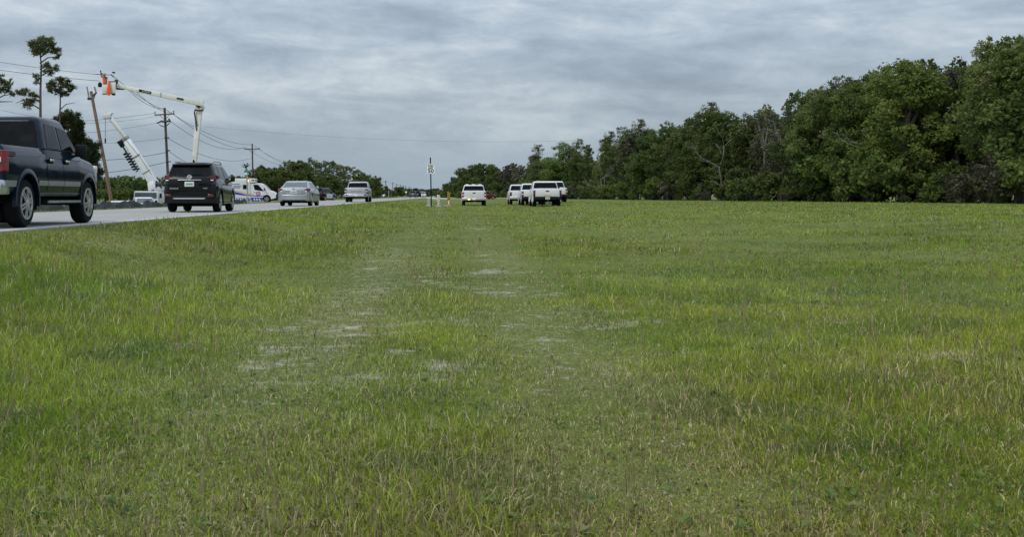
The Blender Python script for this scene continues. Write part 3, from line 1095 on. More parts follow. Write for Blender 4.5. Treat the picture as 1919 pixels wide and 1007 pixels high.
# --- near left: low wood behind the fence, two tall pines, bushy cedar
nb = [broadleaf(7.0, 6.5, 260 + i, [LEAF, LEAFL][i], per=26, leaf=0.33, low=0.1, label='low bushy tree behind the black silt fence', group='low trees behind the silt fence', dens=20) for i in range(2)]
px, i = 120.0, 0
while px < 440:
    t = nb[i] if i < 2 else copy_tree(nb[i % 2])
    ty = float(np.interp(px, [120, 180, 200, 225, 260, 290, 310, 330, 440], [320, 338, 336, 326, 334, 338, 332, 340, 340])) + random.uniform(-3, 8)
    fit(t, px, random.uniform(158, 176), 6.9, ty, smin=0.5)
    px += random.uniform(10, 17); i += 1
px = 150.0
while px < 330:
    t = copy_tree(b_protos[random.randrange(2)], 'low green shrub just behind the silt fence', 'shrubs behind the silt fence')
    fit(t, px, 148, 3.4, 352 + random.uniform(-4, 8), smin=0.5)
    px += random.uniform(16, 26)


def lobes_px(d, spec, px0, zbase):
    """crown lobes given as photograph pixels -> local metres about a trunk at px0"""
    s = F / d
    o_ = []
    for (x, y, rx, rz) in spec:
        ry = max(rx, rz) / s
        o_.append(((x - px0) / s, random.uniform(-.4, .4) * ry, HC + (HY - y) / s - zbase, 1.16 * rx / s, ry * 0.95, 1.14 * rz / s))
    return o_


dP = 112.0
zb = -1.3
sp = [(62, 80, 9, 9), (80, 74, 12, 8), (96, 80, 12, 10), (86, 92, 16, 11), (104, 96, 10, 9), (72, 96, 10, 9), (108, 106, 7, 5), (64, 90, 7, 7),
      (90, 122, 10, 6), (102, 126, 8, 6), (92, 134, 9, 6), (66, 142, 5, 5), (70, 152, 5, 6), (60, 184, 8, 10), (50, 194, 10, 9), (44, 172, 9, 8), (62, 176, 6, 6)]
hP = HC + (HY - 70) * dP / F - zb
t = pine(hP, 3, 300, label='tallest pine with a bare trunk and rounded top at far left', lobes=lobes_px(dP, sp, 75, zb), dens=130, per=26, leaf=0.32, rt=0.22,
         side=[((0, 0, HC + (HY - 188) / 20.1 - zb), (-2.4, 0.2, HC + (HY - 192) / 20.1 - zb), 0.08)])
place(t, 75, dP, 0.0, base=zb)
sp = [(98, 158, 11, 8), (112, 150, 11, 8), (126, 158, 12, 9), (136, 168, 8, 8), (104, 170, 10, 7), (122, 176, 9, 6), (92, 166, 7, 6)]
t = pine(HC + (HY - 150) * 115 / F - zb, 3, 304, label='shorter pine with forked top above the bushy dark cedar', lobes=lobes_px(115, sp, 113, zb), dens=130, per=26, leaf=0.32, rt=0.17,
         side=[((0, 0, HC + (HY - 205) / 19.6 - zb), (1.5, 0, HC + (HY - 192) / 19.6 - zb), 0.06)])
place(t, 113, 115, 0.0, base=zb)
sp = [(0, 150, 10, 10), (12, 158, 11, 9), (-8, 170, 12, 10), (30, 176, 9, 7), (8, 168, 9, 7)]
t = pine(HC + (HY - 140) * 108 / F - zb, 3, 308, label='pine branch with needles reaching in from the left edge', lobes=lobes_px(108, sp, -20, zb), dens=130, per=26, leaf=0.32, rt=0.2,
         side=[((0, 0, HC + (HY - 200) / 20.8 - zb), (2.2, 0, HC + (HY - 191) / 20.8 - zb), 0.09)])
place(t, -20, 108, 0.0, base=zb)
g = np.random.default_rng(320)
root = thing('cedar_tree', 'bushy dark cone-shaped cedar right of the blue pickup', 'tree')
ced = lobes_px(118, [(122, 218, 10, 12), (112, 240, 12, 14), (134, 238, 13, 14), (150, 240, 8, 14), (118, 264, 16, 16), (142, 264, 18, 16), (162, 270, 10, 14), (128, 290, 22, 16), (158, 296, 22, 18), (172, 290, 10, 14), (140, 318, 26, 18), (170, 318, 13, 15), (108, 225, 7, 6), (142, 222, 7, 9), (181, 300, 9, 13), (178, 272, 8, 10), (184, 325, 8, 10), (150, 340, 26, 16)], 140, zb)
ced = [(a, b, c, 1.12 * d_, 1.12 * e_, 1.1 * f_) for a, b, c, d_, e_, f_ in ced]
make_crown('crown', lobe_clumps(ced, 70, 0.36, g, 0.15), 64, 0.36, CEDAR, root, 321, 0.1, True)
obj('trunk', trunk_mb([(0, 0, -0.5), (0, 0, 3), (-0.3, 0, 6), (-0.7, 0, 8.5)], 0.25, 0.05, [((0, 0, 2), (l[0], l[1], l[2]), 0.05) for l in ced[:9]]), BARK, root)
place(root, 140, 118, 0.0, base=zb)
# small palm-like tree behind the street sign
root = thing('palm_tree', 'small ragged palm top standing behind the green street sign', 'tree')
pm = MB(); pm.tube([(0, 0, -.5), (0.1, 0, 3), (0, 0, 6.6)], [0.16, 0.13, 0.12], 7)
obj('trunk', pm, PALEBARK, root)
fr = MB()
for k in range(13):
    a = k * 2.4; e_ = 0.2 + 0.9 * (k / 13)
    tip = Vector((math.cos(a) * math.cos(e_), math.sin(a) * math.cos(e_), math.sin(e_))) * 1.5
    fr.beam((0, 0, 6.6), tip * 0.6 + Vector((0, 0, 6.7)), 0.08, 0.3, 0.02, 0.02)
    fr.beam(tip * 0.6 + Vector((0, 0, 6.7)), tip + Vector((0, 0, 6.45)), 0.3, 0.1, 0.02, 0.02)
obj('frond', fr, LEAF, root)
fit(root, 461, 215, 8.1, 302)


# ------------------------------------------------------------------ vehicles (local +Y forward, origin on the ground)
OFFS = [(0, -0.11), (0.07, -0.035), (0.28, -0.004), (0.50, 0.0), (0.70, -0.012), (0.90, -0.045), (1.0, -0.115)]
_wheel_cache = {}


def wheel(root, x, y, r, wd, spokes, rim_m, key):
    """wheel (brake disc) > tyre, rim"""
    if key not in _wheel_cache:
        ri = r * 0.66
        t = MB().lathe([(ri, -wd / 2), (r - 0.035, -wd / 2), (r - 0.006, -wd / 2 + 0.035), (r, -wd / 4), (r, wd / 4), (r - 0.006, wd / 2 - 0.035), (r - 0.035, wd / 2), (ri, wd / 2 - 0.012)], (0, 0, 0), 'x', 32)
        rm = MB()
        rm.lathe([(ri + 0.012, wd / 2 - 0.013), (ri + 0.008, wd / 2 + 0.008), (ri - 0.025, wd / 2 + 0.006), (ri - 0.03, wd / 2 - 0.010)], (0, 0, 0), 'x', 32, cap=False)
        for k in range(spokes):
            a = 2 * math.pi * k / spokes + 0.3
            for sg in (-1, 1):
                a2 = a + sg * 0.13
                c0 = Vector((wd / 2 + 0.012, 0.05 * math.cos(a + sg * .5), 0.05 * math.sin(a + sg * .5)))
                c1 = Vector((wd / 2 + 0.004, (ri - 0.01) * math.cos(a2), (ri - 0.01) * math.sin(a2)))
                rm.beam(c0, c1, 0.022, 0.022, 0.036, 0.030, up=Vector((1, 0, 0)).cross(c1 - c0).normalized())
        rm.lathe([(0.075, wd / 2 - 0.005), (0.07, wd / 2 + 0.028), (0.03, wd / 2 + 0.033)], (0, 0, 0), 'x', 14)
        hb = MB().lathe([(ri * 0.96, wd / 2 - 0.02), (ri * 0.96, wd / 2 - 0.009)], (0, 0, 0), 'x', 24)
        a_, b_, c_ = obj('wheel', hb, M['underbody']), obj('tyre', t, M['rubber']), obj('rim', rm, rim_m)
        _wheel_cache[key] = (a_.data, b_.data, c_.data)
        for o in (a_, b_, c_):
            bpy.data.objects.remove(o)
    da, db, dc = _wheel_cache[key]
    h = bpy.data.objects.new('wheel', da); COL.objects.link(h)
    h.parent = root; h.location = (x, y, r)
    if x < 0:
        h.rotation_euler = (0, 0, math.pi)
    for n_, dd in (('tyre', db), ('rim', dc)):
        o = bpy.data.objects.new(n_, dd); COL.objects.link(o); o.parent = h
    return h


def rrect(y0, y1, w, r, z, n=4, bow=0.0):
    pts = []
    for cx, cy, a0 in ((w - r, y1 - r, 0), (-w + r, y1 - r, 90), (-w + r, y0 + r, 180), (w - r, y0 + r, 270)):
        for k in range(n + 1):
            a = R(a0 + 90 * k / n)
            pts.append((cx + r * math.cos(a), cy + r * math.sin(a), z))
    return pts


def body_ring(y, w, zb, zt, dz, zb0, crown):
    zs, xs = [], []
    for t, of in OFFS:
        z = max(zb0 + t * (zt - zb0), zb + 0.012 * t)
        tt = (z - zb0) / (zt - zb0)
        zs.append(z); xs.append(w + float(np.interp(tt, [q_[0] for q_ in OFFS], [q_[1] for q_ in OFFS])))
    zs.append(zt - dz); xs.append(w - 0.14)
    zs.append(zt - dz + (crown if dz == 0 else 0)); xs.append(w * 0.5)
    pts = [(x, y, z) for x, z in zip(xs, zs)]
    return pts + [(-x, y, z) for x, z in reversed(list(zip(xs, zs)))]


def vehicle(name, label, cat, S, paint, group=None):
    root = thing(name, label, cat, group=group)
    st = S['st']
    ys = [q_[0] for q_ in st]
    g_ = lambda k, y: float(np.interp(y, ys, [q_[k] for q_ in st]))
    r = S['r']; ar = r + S.get('arch', 0.07)
    yw = [-S['wb'] / 2, S['wb'] / 2]
    yy = set(ys)
    for c in yw:
        for k in range(13):
            yy.add(c - ar * math.cos(math.pi * k / 12) * 0.9999)
        yy.add(c - ar - 0.004); yy.add(c + ar + 0.004)
    for a, b in zip(ys[:-1], ys[1:]):
        for k in range(1, 4):
            yy.add(a + (b - a) * k / 4)
    yy = sorted(y for y in yy if ys[0] <= y <= ys[-1])
    rings = []
    for y in yy:
        zb0 = g_(2, y); zb = zb0
        for c in yw:
            if abs(y - c) < ar:
                zb = max(zb, r + math.sqrt(ar * ar - (y - c) ** 2))
        rings.append(body_ring(y, g_(1, y), zb, g_(3, y), g_(4, y), zb0, S.get('crown', 0.03)))
    mb = MB().loft(rings)
    G = S['gh']
    zb_, zr_ = G['zb'], G['zr']

    def lerp(k, z, i):
        t = (z - zb_) / (zr_ - zb_)
        return G['base'][i] + (G['roof'][i] - G['base'][i]) * t
    gr = []
    rc = G.get('rc', 0.14)
    for z in (zb_ - 0.12, zb_, zb_ + (zr_ - zb_) * 0.5, zr_ - 0.10):
        gr.append(rrect(lerp(0, z, 0), lerp(0, z, 1), lerp(0, z, 2), rc, z))
    z = zr_ - 0.10
    a0, a1, a2 = lerp(0, z, 0), lerp(0, z, 1), lerp(0, z, 2)
    gr.append(rrect(a0 + 0.035, a1 - 0.05, a2 - 0.025, rc, zr_ - 0.05))
    gr.append(rrect(a0 + 0.10, a1 - 0.13, a2 - 0.08, rc, zr_ - 0.015))
    gr.append(rrect(a0 + 0.35, a1 - 0.40, a2 * 0.6, rc, zr_))
    mb.loft(gr)
    if S.get('spoiler'):
        sw = a2 - 0.02
        mb.loft([[(-sw, a0 + 0.25, zr_ - 0.03), (sw, a0 + 0.25, zr_ - 0.03), (sw, a0 + 0.25, zr_ - 0.10), (-sw, a0 + 0.25, zr_ - 0.10)],
                 [(-sw + .05, a0 - 0.14, zr_ - 0.075), (sw - .05, a0 - 0.14, zr_ - 0.075), (sw - .05, a0 - 0.12, zr_ - 0.115), (-sw + .05, a0 - 0.12, zr_ - 0.115)]])
    body = obj('body', mb, paint, root, smooth=34)
    # dark underbody so that daylight does not pass between the wheels
    ub = MB().box((0, (ys[0] + ys[-1]) / 2, S['ub'] + 0.12), (S['hw'] * 1.5, (ys[-1] - ys[0]) * 0.90, 0.24))
    obj('underbody', ub, M['underbody'], root)
    for c in yw:
        ax = MB().tube([(-S['hw'] + .25, c, r), (S['hw'] - .25, c, r)], 0.06, 8)
        obj('axle', ax, M['underbody'], root)
        for sx in (-1, 1):
            wheel(root, sx * (S['hw'] - S['tw'] / 2 - 0.03), c, r, S['tw'], S.get('spokes', 6), S.get('rim', M['alloy']), (round(r, 3), S['tw'], S.get('spokes', 6), S.get('rim', M['alloy']).name))
    gm = S.get('glass', M['glass'])
    # side windows
    for poly in G['side']:
        for sx in (-1, 1):
            o_ = [(sx * (lerp(0, z, 2) + 0.008), y, z) for y, z in poly]
            i_ = [(sx * (lerp(0, z, 2) - 0.02), y, z) for y, z in poly]
            obj('side_window', MB().prism(o_, i_), gm, root, smooth=0)
    w0, w1, z0, z1 = G['rear']
    po = lambda of: [(-w0, lerp(0, z0, 0) + of, z0), (w0, lerp(0, z0, 0) + of, z0), (w0 * .5 + w1 * .5 + .01, lerp(0, (z0 + z1) / 2, 0) + of, (z0 + z1) / 2), (w1, lerp(0, z1, 0) + of, z1), (-w1, lerp(0, z1, 0) + of, z1), (-(w0 * .5 + w1 * .5 + .01), lerp(0, (z0 + z1) / 2, 0) + of, (z0 + z1) / 2)]
    obj('rear_window', MB().prism(po(-0.010), po(0.02)), S.get('rglass', gm), root, smooth=0)
    w0, w1, z0, z1 = G['front']
    po = lambda of: [(-w0, lerp(0, z0, 1) + of, z0), (w0, lerp(0, z0, 1) + of, z0), (w1, lerp(0, z1, 1) + of, z1), (-w1, lerp(0, z1, 1) + of, z1)]
    obj('windshield', MB().prism(po(0.010), po(-0.02)), S.get('fglass', gm), root, smooth=0)
    # mirrors
    my, mz, ms = S['mirror']
    for sx in (-1, 1):
        xb = lerp(0, max(mz, zb_), 2)
        mm = MB().box((sx * (xb + 0.12 * ms), my, mz + 0.09 * ms), (0.20 * ms, 0.12 * ms, 0.22 * ms))
        mm.box((sx * (xb + 0.02), my + 0.01, mz), (0.14, 0.06, 0.05))
        obj('mirror', mm, S.get('mirror_m', M['plastic']), root, bevel=0.025)
    # head lamps
    hy, hz, hx = S['head']
    for sx in (-1, 1):
        obj('headlight', MB().box((sx * hx, hy, hz), (0.30, 0.18, 0.16)), M['clearlens'], root, bevel=0.02)
    S['_lerp'] = lerp; S['_g'] = g_
    return root


def side_panel(S, name, root, sx, y0, y1, z0, z1, m, proud=0.007, y0t=None, y1t=None):
    """panel following the curve of the body side"""
    g_ = S['_g']
    y0t = y0 if y0t is None else y0t; y1t = y1 if y1t is None else y1t
    ringo = []
    lv = np.linspace(z0, z1, 6)

    def xs(y, z):
        zb0, zt = g_(2, y), g_(3, y)
        return g_(1, y) + float(np.interp((z - zb0) / (zt - zb0), [q_[0] for q_ in OFFS], [q_[1] for q_ in OFFS]))
    mb = MB()
    for off in (proud, -0.03):
        pass
    n = 4
    rings = []
    for z in lv:
        t = (z - z0) / (z1 - z0)
        a, b = y0 + (y0t - y0) * t, y1 + (y1t - y1) * t
        yy = [a + (b - a) * k / n for k in range(n + 1)]
        rings.append([(sx * (xs(y, z) + proud), y, z) for y in yy] + [(sx * (xs(y, z) - 0.03), y, z) for y in reversed(yy)])
    mb.loft(rings)
    return obj(name, mb, m, root, smooth=25)


def arch_strip(S, root, m, wd=0.09, proud=0.02, name='wheel_arch'):
    r = S['r']; ar = r + S.get('arch', 0.07)
    for c in (-S['wb'] / 2, S['wb'] / 2):
        for sx in (-1, 1):
            rings = []
            for k in range(17):
                a = math.pi * (-0.03 + 1.06 * k / 16)
                ring = []
                for rad, of in ((ar - 0.01, -0.06), (ar - 0.01, proud), (ar + wd * .5, proud), (ar + wd, proud - 0.014), (ar + wd, -0.06)):
                    y = c + rad * math.cos(a); z = r + rad * math.sin(a)
                    zb0, zt = S['_g'](2, y), S['_g'](3, y)
                    x = S['_g'](1, y) + float(np.interp((z - zb0) / (zt - zb0), [0.28, .5, .7, .9, 1.0], [0, 0, -.012, -.045, -.1]))
                    ring.append((sx * (x + of), y, z))
                rings.append(ring)
            obj(name, MB().loft(rings), m, root, smooth=50)


def plate(root, y, z, m=None, w=0.31, h=0.16, x=0.0, tint=None):
    p_ = obj('license_plate', MB().box((x, y, z), (w, 0.012, h)), m or M['plate'], root, bevel=0.006)
    if tint:
        obj('plate_print', MB().box((x, y - 0.0085, z + 0.005), (w * 0.72, 0.004, h * 0.38)), tint, p_)
    return p_


def pickup_spec(scale=1.0, hw=1.02, H=1.78, belt=1.22, rail=1.24, r=0.385, ground=0.46):
    return dict(wb=3.66, r=r, tw=0.27, hw=hw, arch=0.075, ub=ground - 0.12, crown=0.03,
                st=[(-3.0, hw - .06, ground + .12, rail - .02, 0), (-2.93, hw - .015, ground + .08, rail, 0), (-2.90, hw - .01, ground + .06, rail, .42), (-0.98, hw, ground, rail, .42), (-0.95, hw, ground, belt, 0),
                    (1.15, hw, ground, belt - .01, 0), (1.5, hw - .01, ground, belt - .06, 0), (2.3, hw - .03, ground, belt - .14, 0), (2.65, hw - .08, ground, belt - .22, 0), (2.78, hw - .18, ground + .05, belt - .36, 0)],
                gh=dict(zb=belt - .01, zr=H, base=(-0.94, 1.38, hw - .06), roof=(-0.78, 0.62, hw - .23), rc=0.12,
                        side=[[(-0.60, belt + .06), (0.10, belt + .05), (0.08, H - .13), (-0.48, H - .12)], [(0.20, belt + .05), (1.16, belt + .03), (0.70, H - .16), (0.18, H - .13)]],
                        rear=(hw - .16, hw - .27, belt + .06, H - .11), front=(hw - .14, hw - .28, belt + .06, H - .12)),
                mirror=(1.02, belt + .06, 1.15), head=(2.66, belt - .28, hw - .26), spokes=6)


def pickup_rear(S, root, rail, ground, paint, hw, bumper, lights, lamp_w=0.16, lamp_h=0.40, badge=None, handle=True, step=True, plate_m=None, tint=None, lower=None, lens=True):
    y = -3.0
    obj('tailgate', MB().box((0, y - 0.012, (rail + ground) / 2 + 0.12), (2 * hw - 0.46, 0.05, rail - ground - 0.26)), paint, root, bevel=0.018)
    tg = [o for o in root.children if o.name.startswith('tailgate')][0]
    if handle:
        obj('handle', MB().box((0, y - 0.045, rail - 0.17), (0.25, 0.03, 0.075)), M['plastic'], tg, bevel=0.008)
    for sx in (-1, 1):
        lm = MB().box((sx * (hw - 0.055 - lamp_w / 2 + 0.03), y + 0.045, rail - 0.11 - lamp_h / 2), (lamp_w, 0.14, lamp_h))
        tl = obj('taillight', lm, lights, root, bevel=0.02)
        if lens:
            obj('reversing_lens', MB().box((sx * (hw - 0.055 - lamp_w / 2 + 0.03), y - 0.024, rail - 0.11 - lamp_h * 0.52), (lamp_w * 0.7, 0.012, lamp_h * 0.2)), M['clearlens'], tl)
    bm_ = MB()
    bz = ground + 0.13
    bm_.loft([[(x, y - of - 0.02, bz + zz) for x, zz in ((-hw + .04, -.11), (hw - .04, -.11), (hw - .04, .11), (-hw + .04, .11))] for of in (-0.25, 0.10, 0.16)])
    b = obj('bumper', bm_, bumper, root, bevel=0.02)
    plate(b, y - 0.195, bz + 0.0, plate_m, tint=tint)
    obj('hitch', MB().box((0, y - 0.12, bz - 0.17), (0.10, 0.16, 0.08)), M['darksteel'], b)
    obj('spare_tyre', MB().lathe([(0.3, -0.1), (0.34, -0.06), (0.34, 0.06), (0.3, 0.1)], (0, y + 0.75, ground - 0.02), 'z', 18), M['rubber'], root)
    if badge:
        obj('badge', badge(y - 0.042, rail - 0.22), M['plastic'] if badge is not ram_badge else M['darksteel'], tg)
    for sx in (-1, 1):
        for yy in (0.02, 1.0):
            obj('door_handle', MB().box((sx * (hw + 0.0), yy - 0.2, rail - 0.13), (0.05, 0.2, 0.035)), lower or paint, root, bevel=0.008)


def ram_badge(y, z):
    mb = MB()
    mb.lathe([(0.085, 0), (0.085, -0.02), (0.06, -0.02), (0.06, 0)], (-0.0, y, z - .06), 'y', 16)
    mb.box((0, y - 0.01, z - .06), (0.03, 0.02, 0.12))
    return mb


def put(root, x, y, z, rz=0.0, s=1.0):
    root.location = (x, y, z); root.rotation_euler = (0, 0, rz); root.scale = (s, s, s)
    return root


def at_px(px, d):
    p = W(px, 0, d)
    return p.x, p.y


# ---- dark blue crew-cab pickup, nearest, left edge
hw = 1.03
S = pickup_spec(hw=hw, H=2.095, belt=1.42, rail=1.46, r=0.436, ground=0.56)
S['tw'] = 0.29; S['arch'] = 0.10; S['spokes'] = 6; S['rim'] = M['alloy']; S['gh']['rc'] = 0.17
S['st'][0] = (-2.920, hw - .06, .66, 1.44, 0); S['st'][1] = (-2.850, hw - .015, .62, 1.46, 0); S['st'][2] = (-2.820, hw - .01, .60, 1.46, .5)
S['mirror'] = (1.0, 1.385, 1.12)
S['gh']['side'] = [[(-0.62, 1.485), (0.10, 1.475), (0.08, 1.93), (-0.50, 1.945)], [(0.20, 1.475), (1.18, 1.455), (0.70, 1.875), (0.18, 1.925)]]
root = vehicle('pickup_truck', 'dark blue crew-cab pickup nearest the camera at the left edge of the road', 'pickup truck', S, M['navy'])
TR1 = root
arch_strip(S, root, M['navy'], 0.095, 0.020)
for sx in (-1, 1):
    d1 = side_panel(S, 'door', root, sx, -0.78, 0.13, 0.66, 1.40, M['navy'], 0.008)
    d2 = side_panel(S, 'door', root, sx, 0.155, 1.15, 0.66, 1.39, M['navy'], 0.008, y1t=1.12)
    for dd, yy in ((d1, -0.60), (d2, 0.32)):
        obj('handle', MB().box((sx * (hw + 0.012), yy, 1.245), (0.05, 0.20, 0.045)), M['chrome'], dd, bevel=0.012)
        obj('handle_recess', MB().box((sx * (hw - 0.002), yy, 1.235), (0.02, 0.25, 0.095)), M['plastic'], dd, bevel=0.008)
    side_panel(S, 'lower_trim', root, sx, -0.78, 0.125, 0.76, 0.855, M['navy_trim'], 0.022)
    side_panel(S, 'lower_trim', root, sx, 0.16, 1.14, 0.76, 0.855, M['navy_trim'], 0.022)
    side_panel(S, 'lower_trim', root, sx, -1.26, -0.80, 0.76, 0.855, M['navy_trim'], 0.016)
    side_panel(S, 'sill', root, sx, -1.22, 1.16, 0.565, 0.625, M['navy_trim'], 0.03)
    side_panel(S, 'rear_trim', root, sx, -2.86, -2.39, 0.73, 0.84, M['navy_trim'], 0.012)
    st_ = MB().loft([[(sx * (hw + 0.02 - a), y, 0.42 + zz) for a, zz in ((0, 0), (0.17, 0.0), (0.17, 0.055), (0.02, 0.06))] for y in (-0.85, 1.12)])
    sb = obj('running_board', st_, M['plastic'], root)
    obj('step_strip', MB().box((sx * (hw + 0.025), 0.13, 0.46), (0.02, 1.95, 0.045)), M['steel'], sb)
    obj('mud_flap', MB().box((sx * (hw - 0.17), -1.26, 0.46), (0.24, 0.02, 0.30)), M['plastic'], root)
    obj('window_trim', MB().tube([(sx * 0.965, -0.86, 1.46), (sx * 0.965, 1.24, 1.45)], 0.012, 6), M['plastic'], root)
    obj('roof_rail', MB().tube([(sx * 0.80, -0.70, 1.975), (sx * 0.80, 0.62, 1.965)], 0.014, 6), M['navy'], root)
    # tail lamp wraps round the corner
    lm = MB().loft([[(sx * x, y, z) for x, y in ((hw - 0.20, -2.945), (hw - 0.055, -2.935), (hw - 0.003, -2.860), (hw - 0.003, -2.775), (hw - 0.08, -2.775), (hw - 0.20, -2.890))] for z in (0.99, 1.02, 1.14, 1.17, 1.26, 1.29, 1.345, 1.36)])
    tl = obj('taillight', lm, M['tail'], root, bevel=0.008)
    obj('reversing_lens', MB().loft([[(sx * x, y, z) for x, y in ((hw - 0.19, -2.953), (hw - 0.075, -2.943), (hw - 0.065, -3.0), (hw - 0.19, -2.825))] for z in (1.15, 1.235)]), M['clearlens'], tl)
    obj('side_badge', MB().box((sx * (hw - 0.012), -2.62, 1.30), (0.012, 0.34, 0.075)), M['decal'], root)
obj('tailgate', MB().box((0, -2.930, 1.14), (1.62, 0.05, 0.6)), M['navy'], root, bevel=0.02)
bm_ = MB().loft([[(x, -2.920 - of, .72 + zz) for x, zz in ((-hw + .03, -.13), (hw - .03, -.13), (hw - .03, .13), (-hw + .03, .13))] for of in (-0.28, 0.13, 0.19)])
bp_ = obj('bumper', bm_, M['chrome'], root, bevel=0.03)
plate(bp_, -3.120, 0.74)
obj('exhaust_pipe', MB().tube([(0.55, -2.3, 0.47), (0.70, -2.75, 0.46), (0.74, -2.880, 0.46)], [0.045, 0.045, 0.052], 12), M['darksteel'], root)
obj('antenna', MB().box((0.0, -0.35, 2.05), (0.06, 0.22, 0.05)), M['navy'], root, bevel=0.015)
put(root, -8.625, 22.7, 0.0)

# ---- black family SUV
def suv_spec():
    return dict(wb=2.70, r=0.362, tw=0.235, hw=0.92, arch=0.055, ub=0.20, crown=0.05,
                st=[(-2.31, .72, .44, .96, 0), (-2.27, .80, .36, 1.03, 0), (-2.18, .885, .30, 1.13, 0), (-1.9, .915, .28, 1.17, 0), (-0.5, .92, .24, 1.10, 0), (0.9, .92, .24, 1.04, 0), (1.3, .915, .24, 1.01, 0),
                    (2.0, .885, .26, .91, 0), (2.24, .82, .28, .80, 0), (2.36, .68, .34, .66, 0)],
                gh=dict(zb=1.06, zr=1.70, base=(-2.26, 1.40, .875), roof=(-1.92, 0.30, .665), rc=0.20,
                        side=[[(-1.98, 1.30), (-1.28, 1.17), (-1.22, 1.54), (-1.62, 1.53)], [(-1.18, 1.16), (-0.20, 1.12), (-0.22, 1.575), (-1.12, 1.55)], [(-0.10, 1.12), (1.02, 1.10), (0.38, 1.52), (-0.12, 1.575)]],
                        rear=(.74, .62, 1.215, 1.585), front=(.78, .62, 1.12, 1.56)),
                mirror=(0.88, 1.08, 0.80), head=(2.10, 0.76, 0.66), spokes=5, spoiler=True)


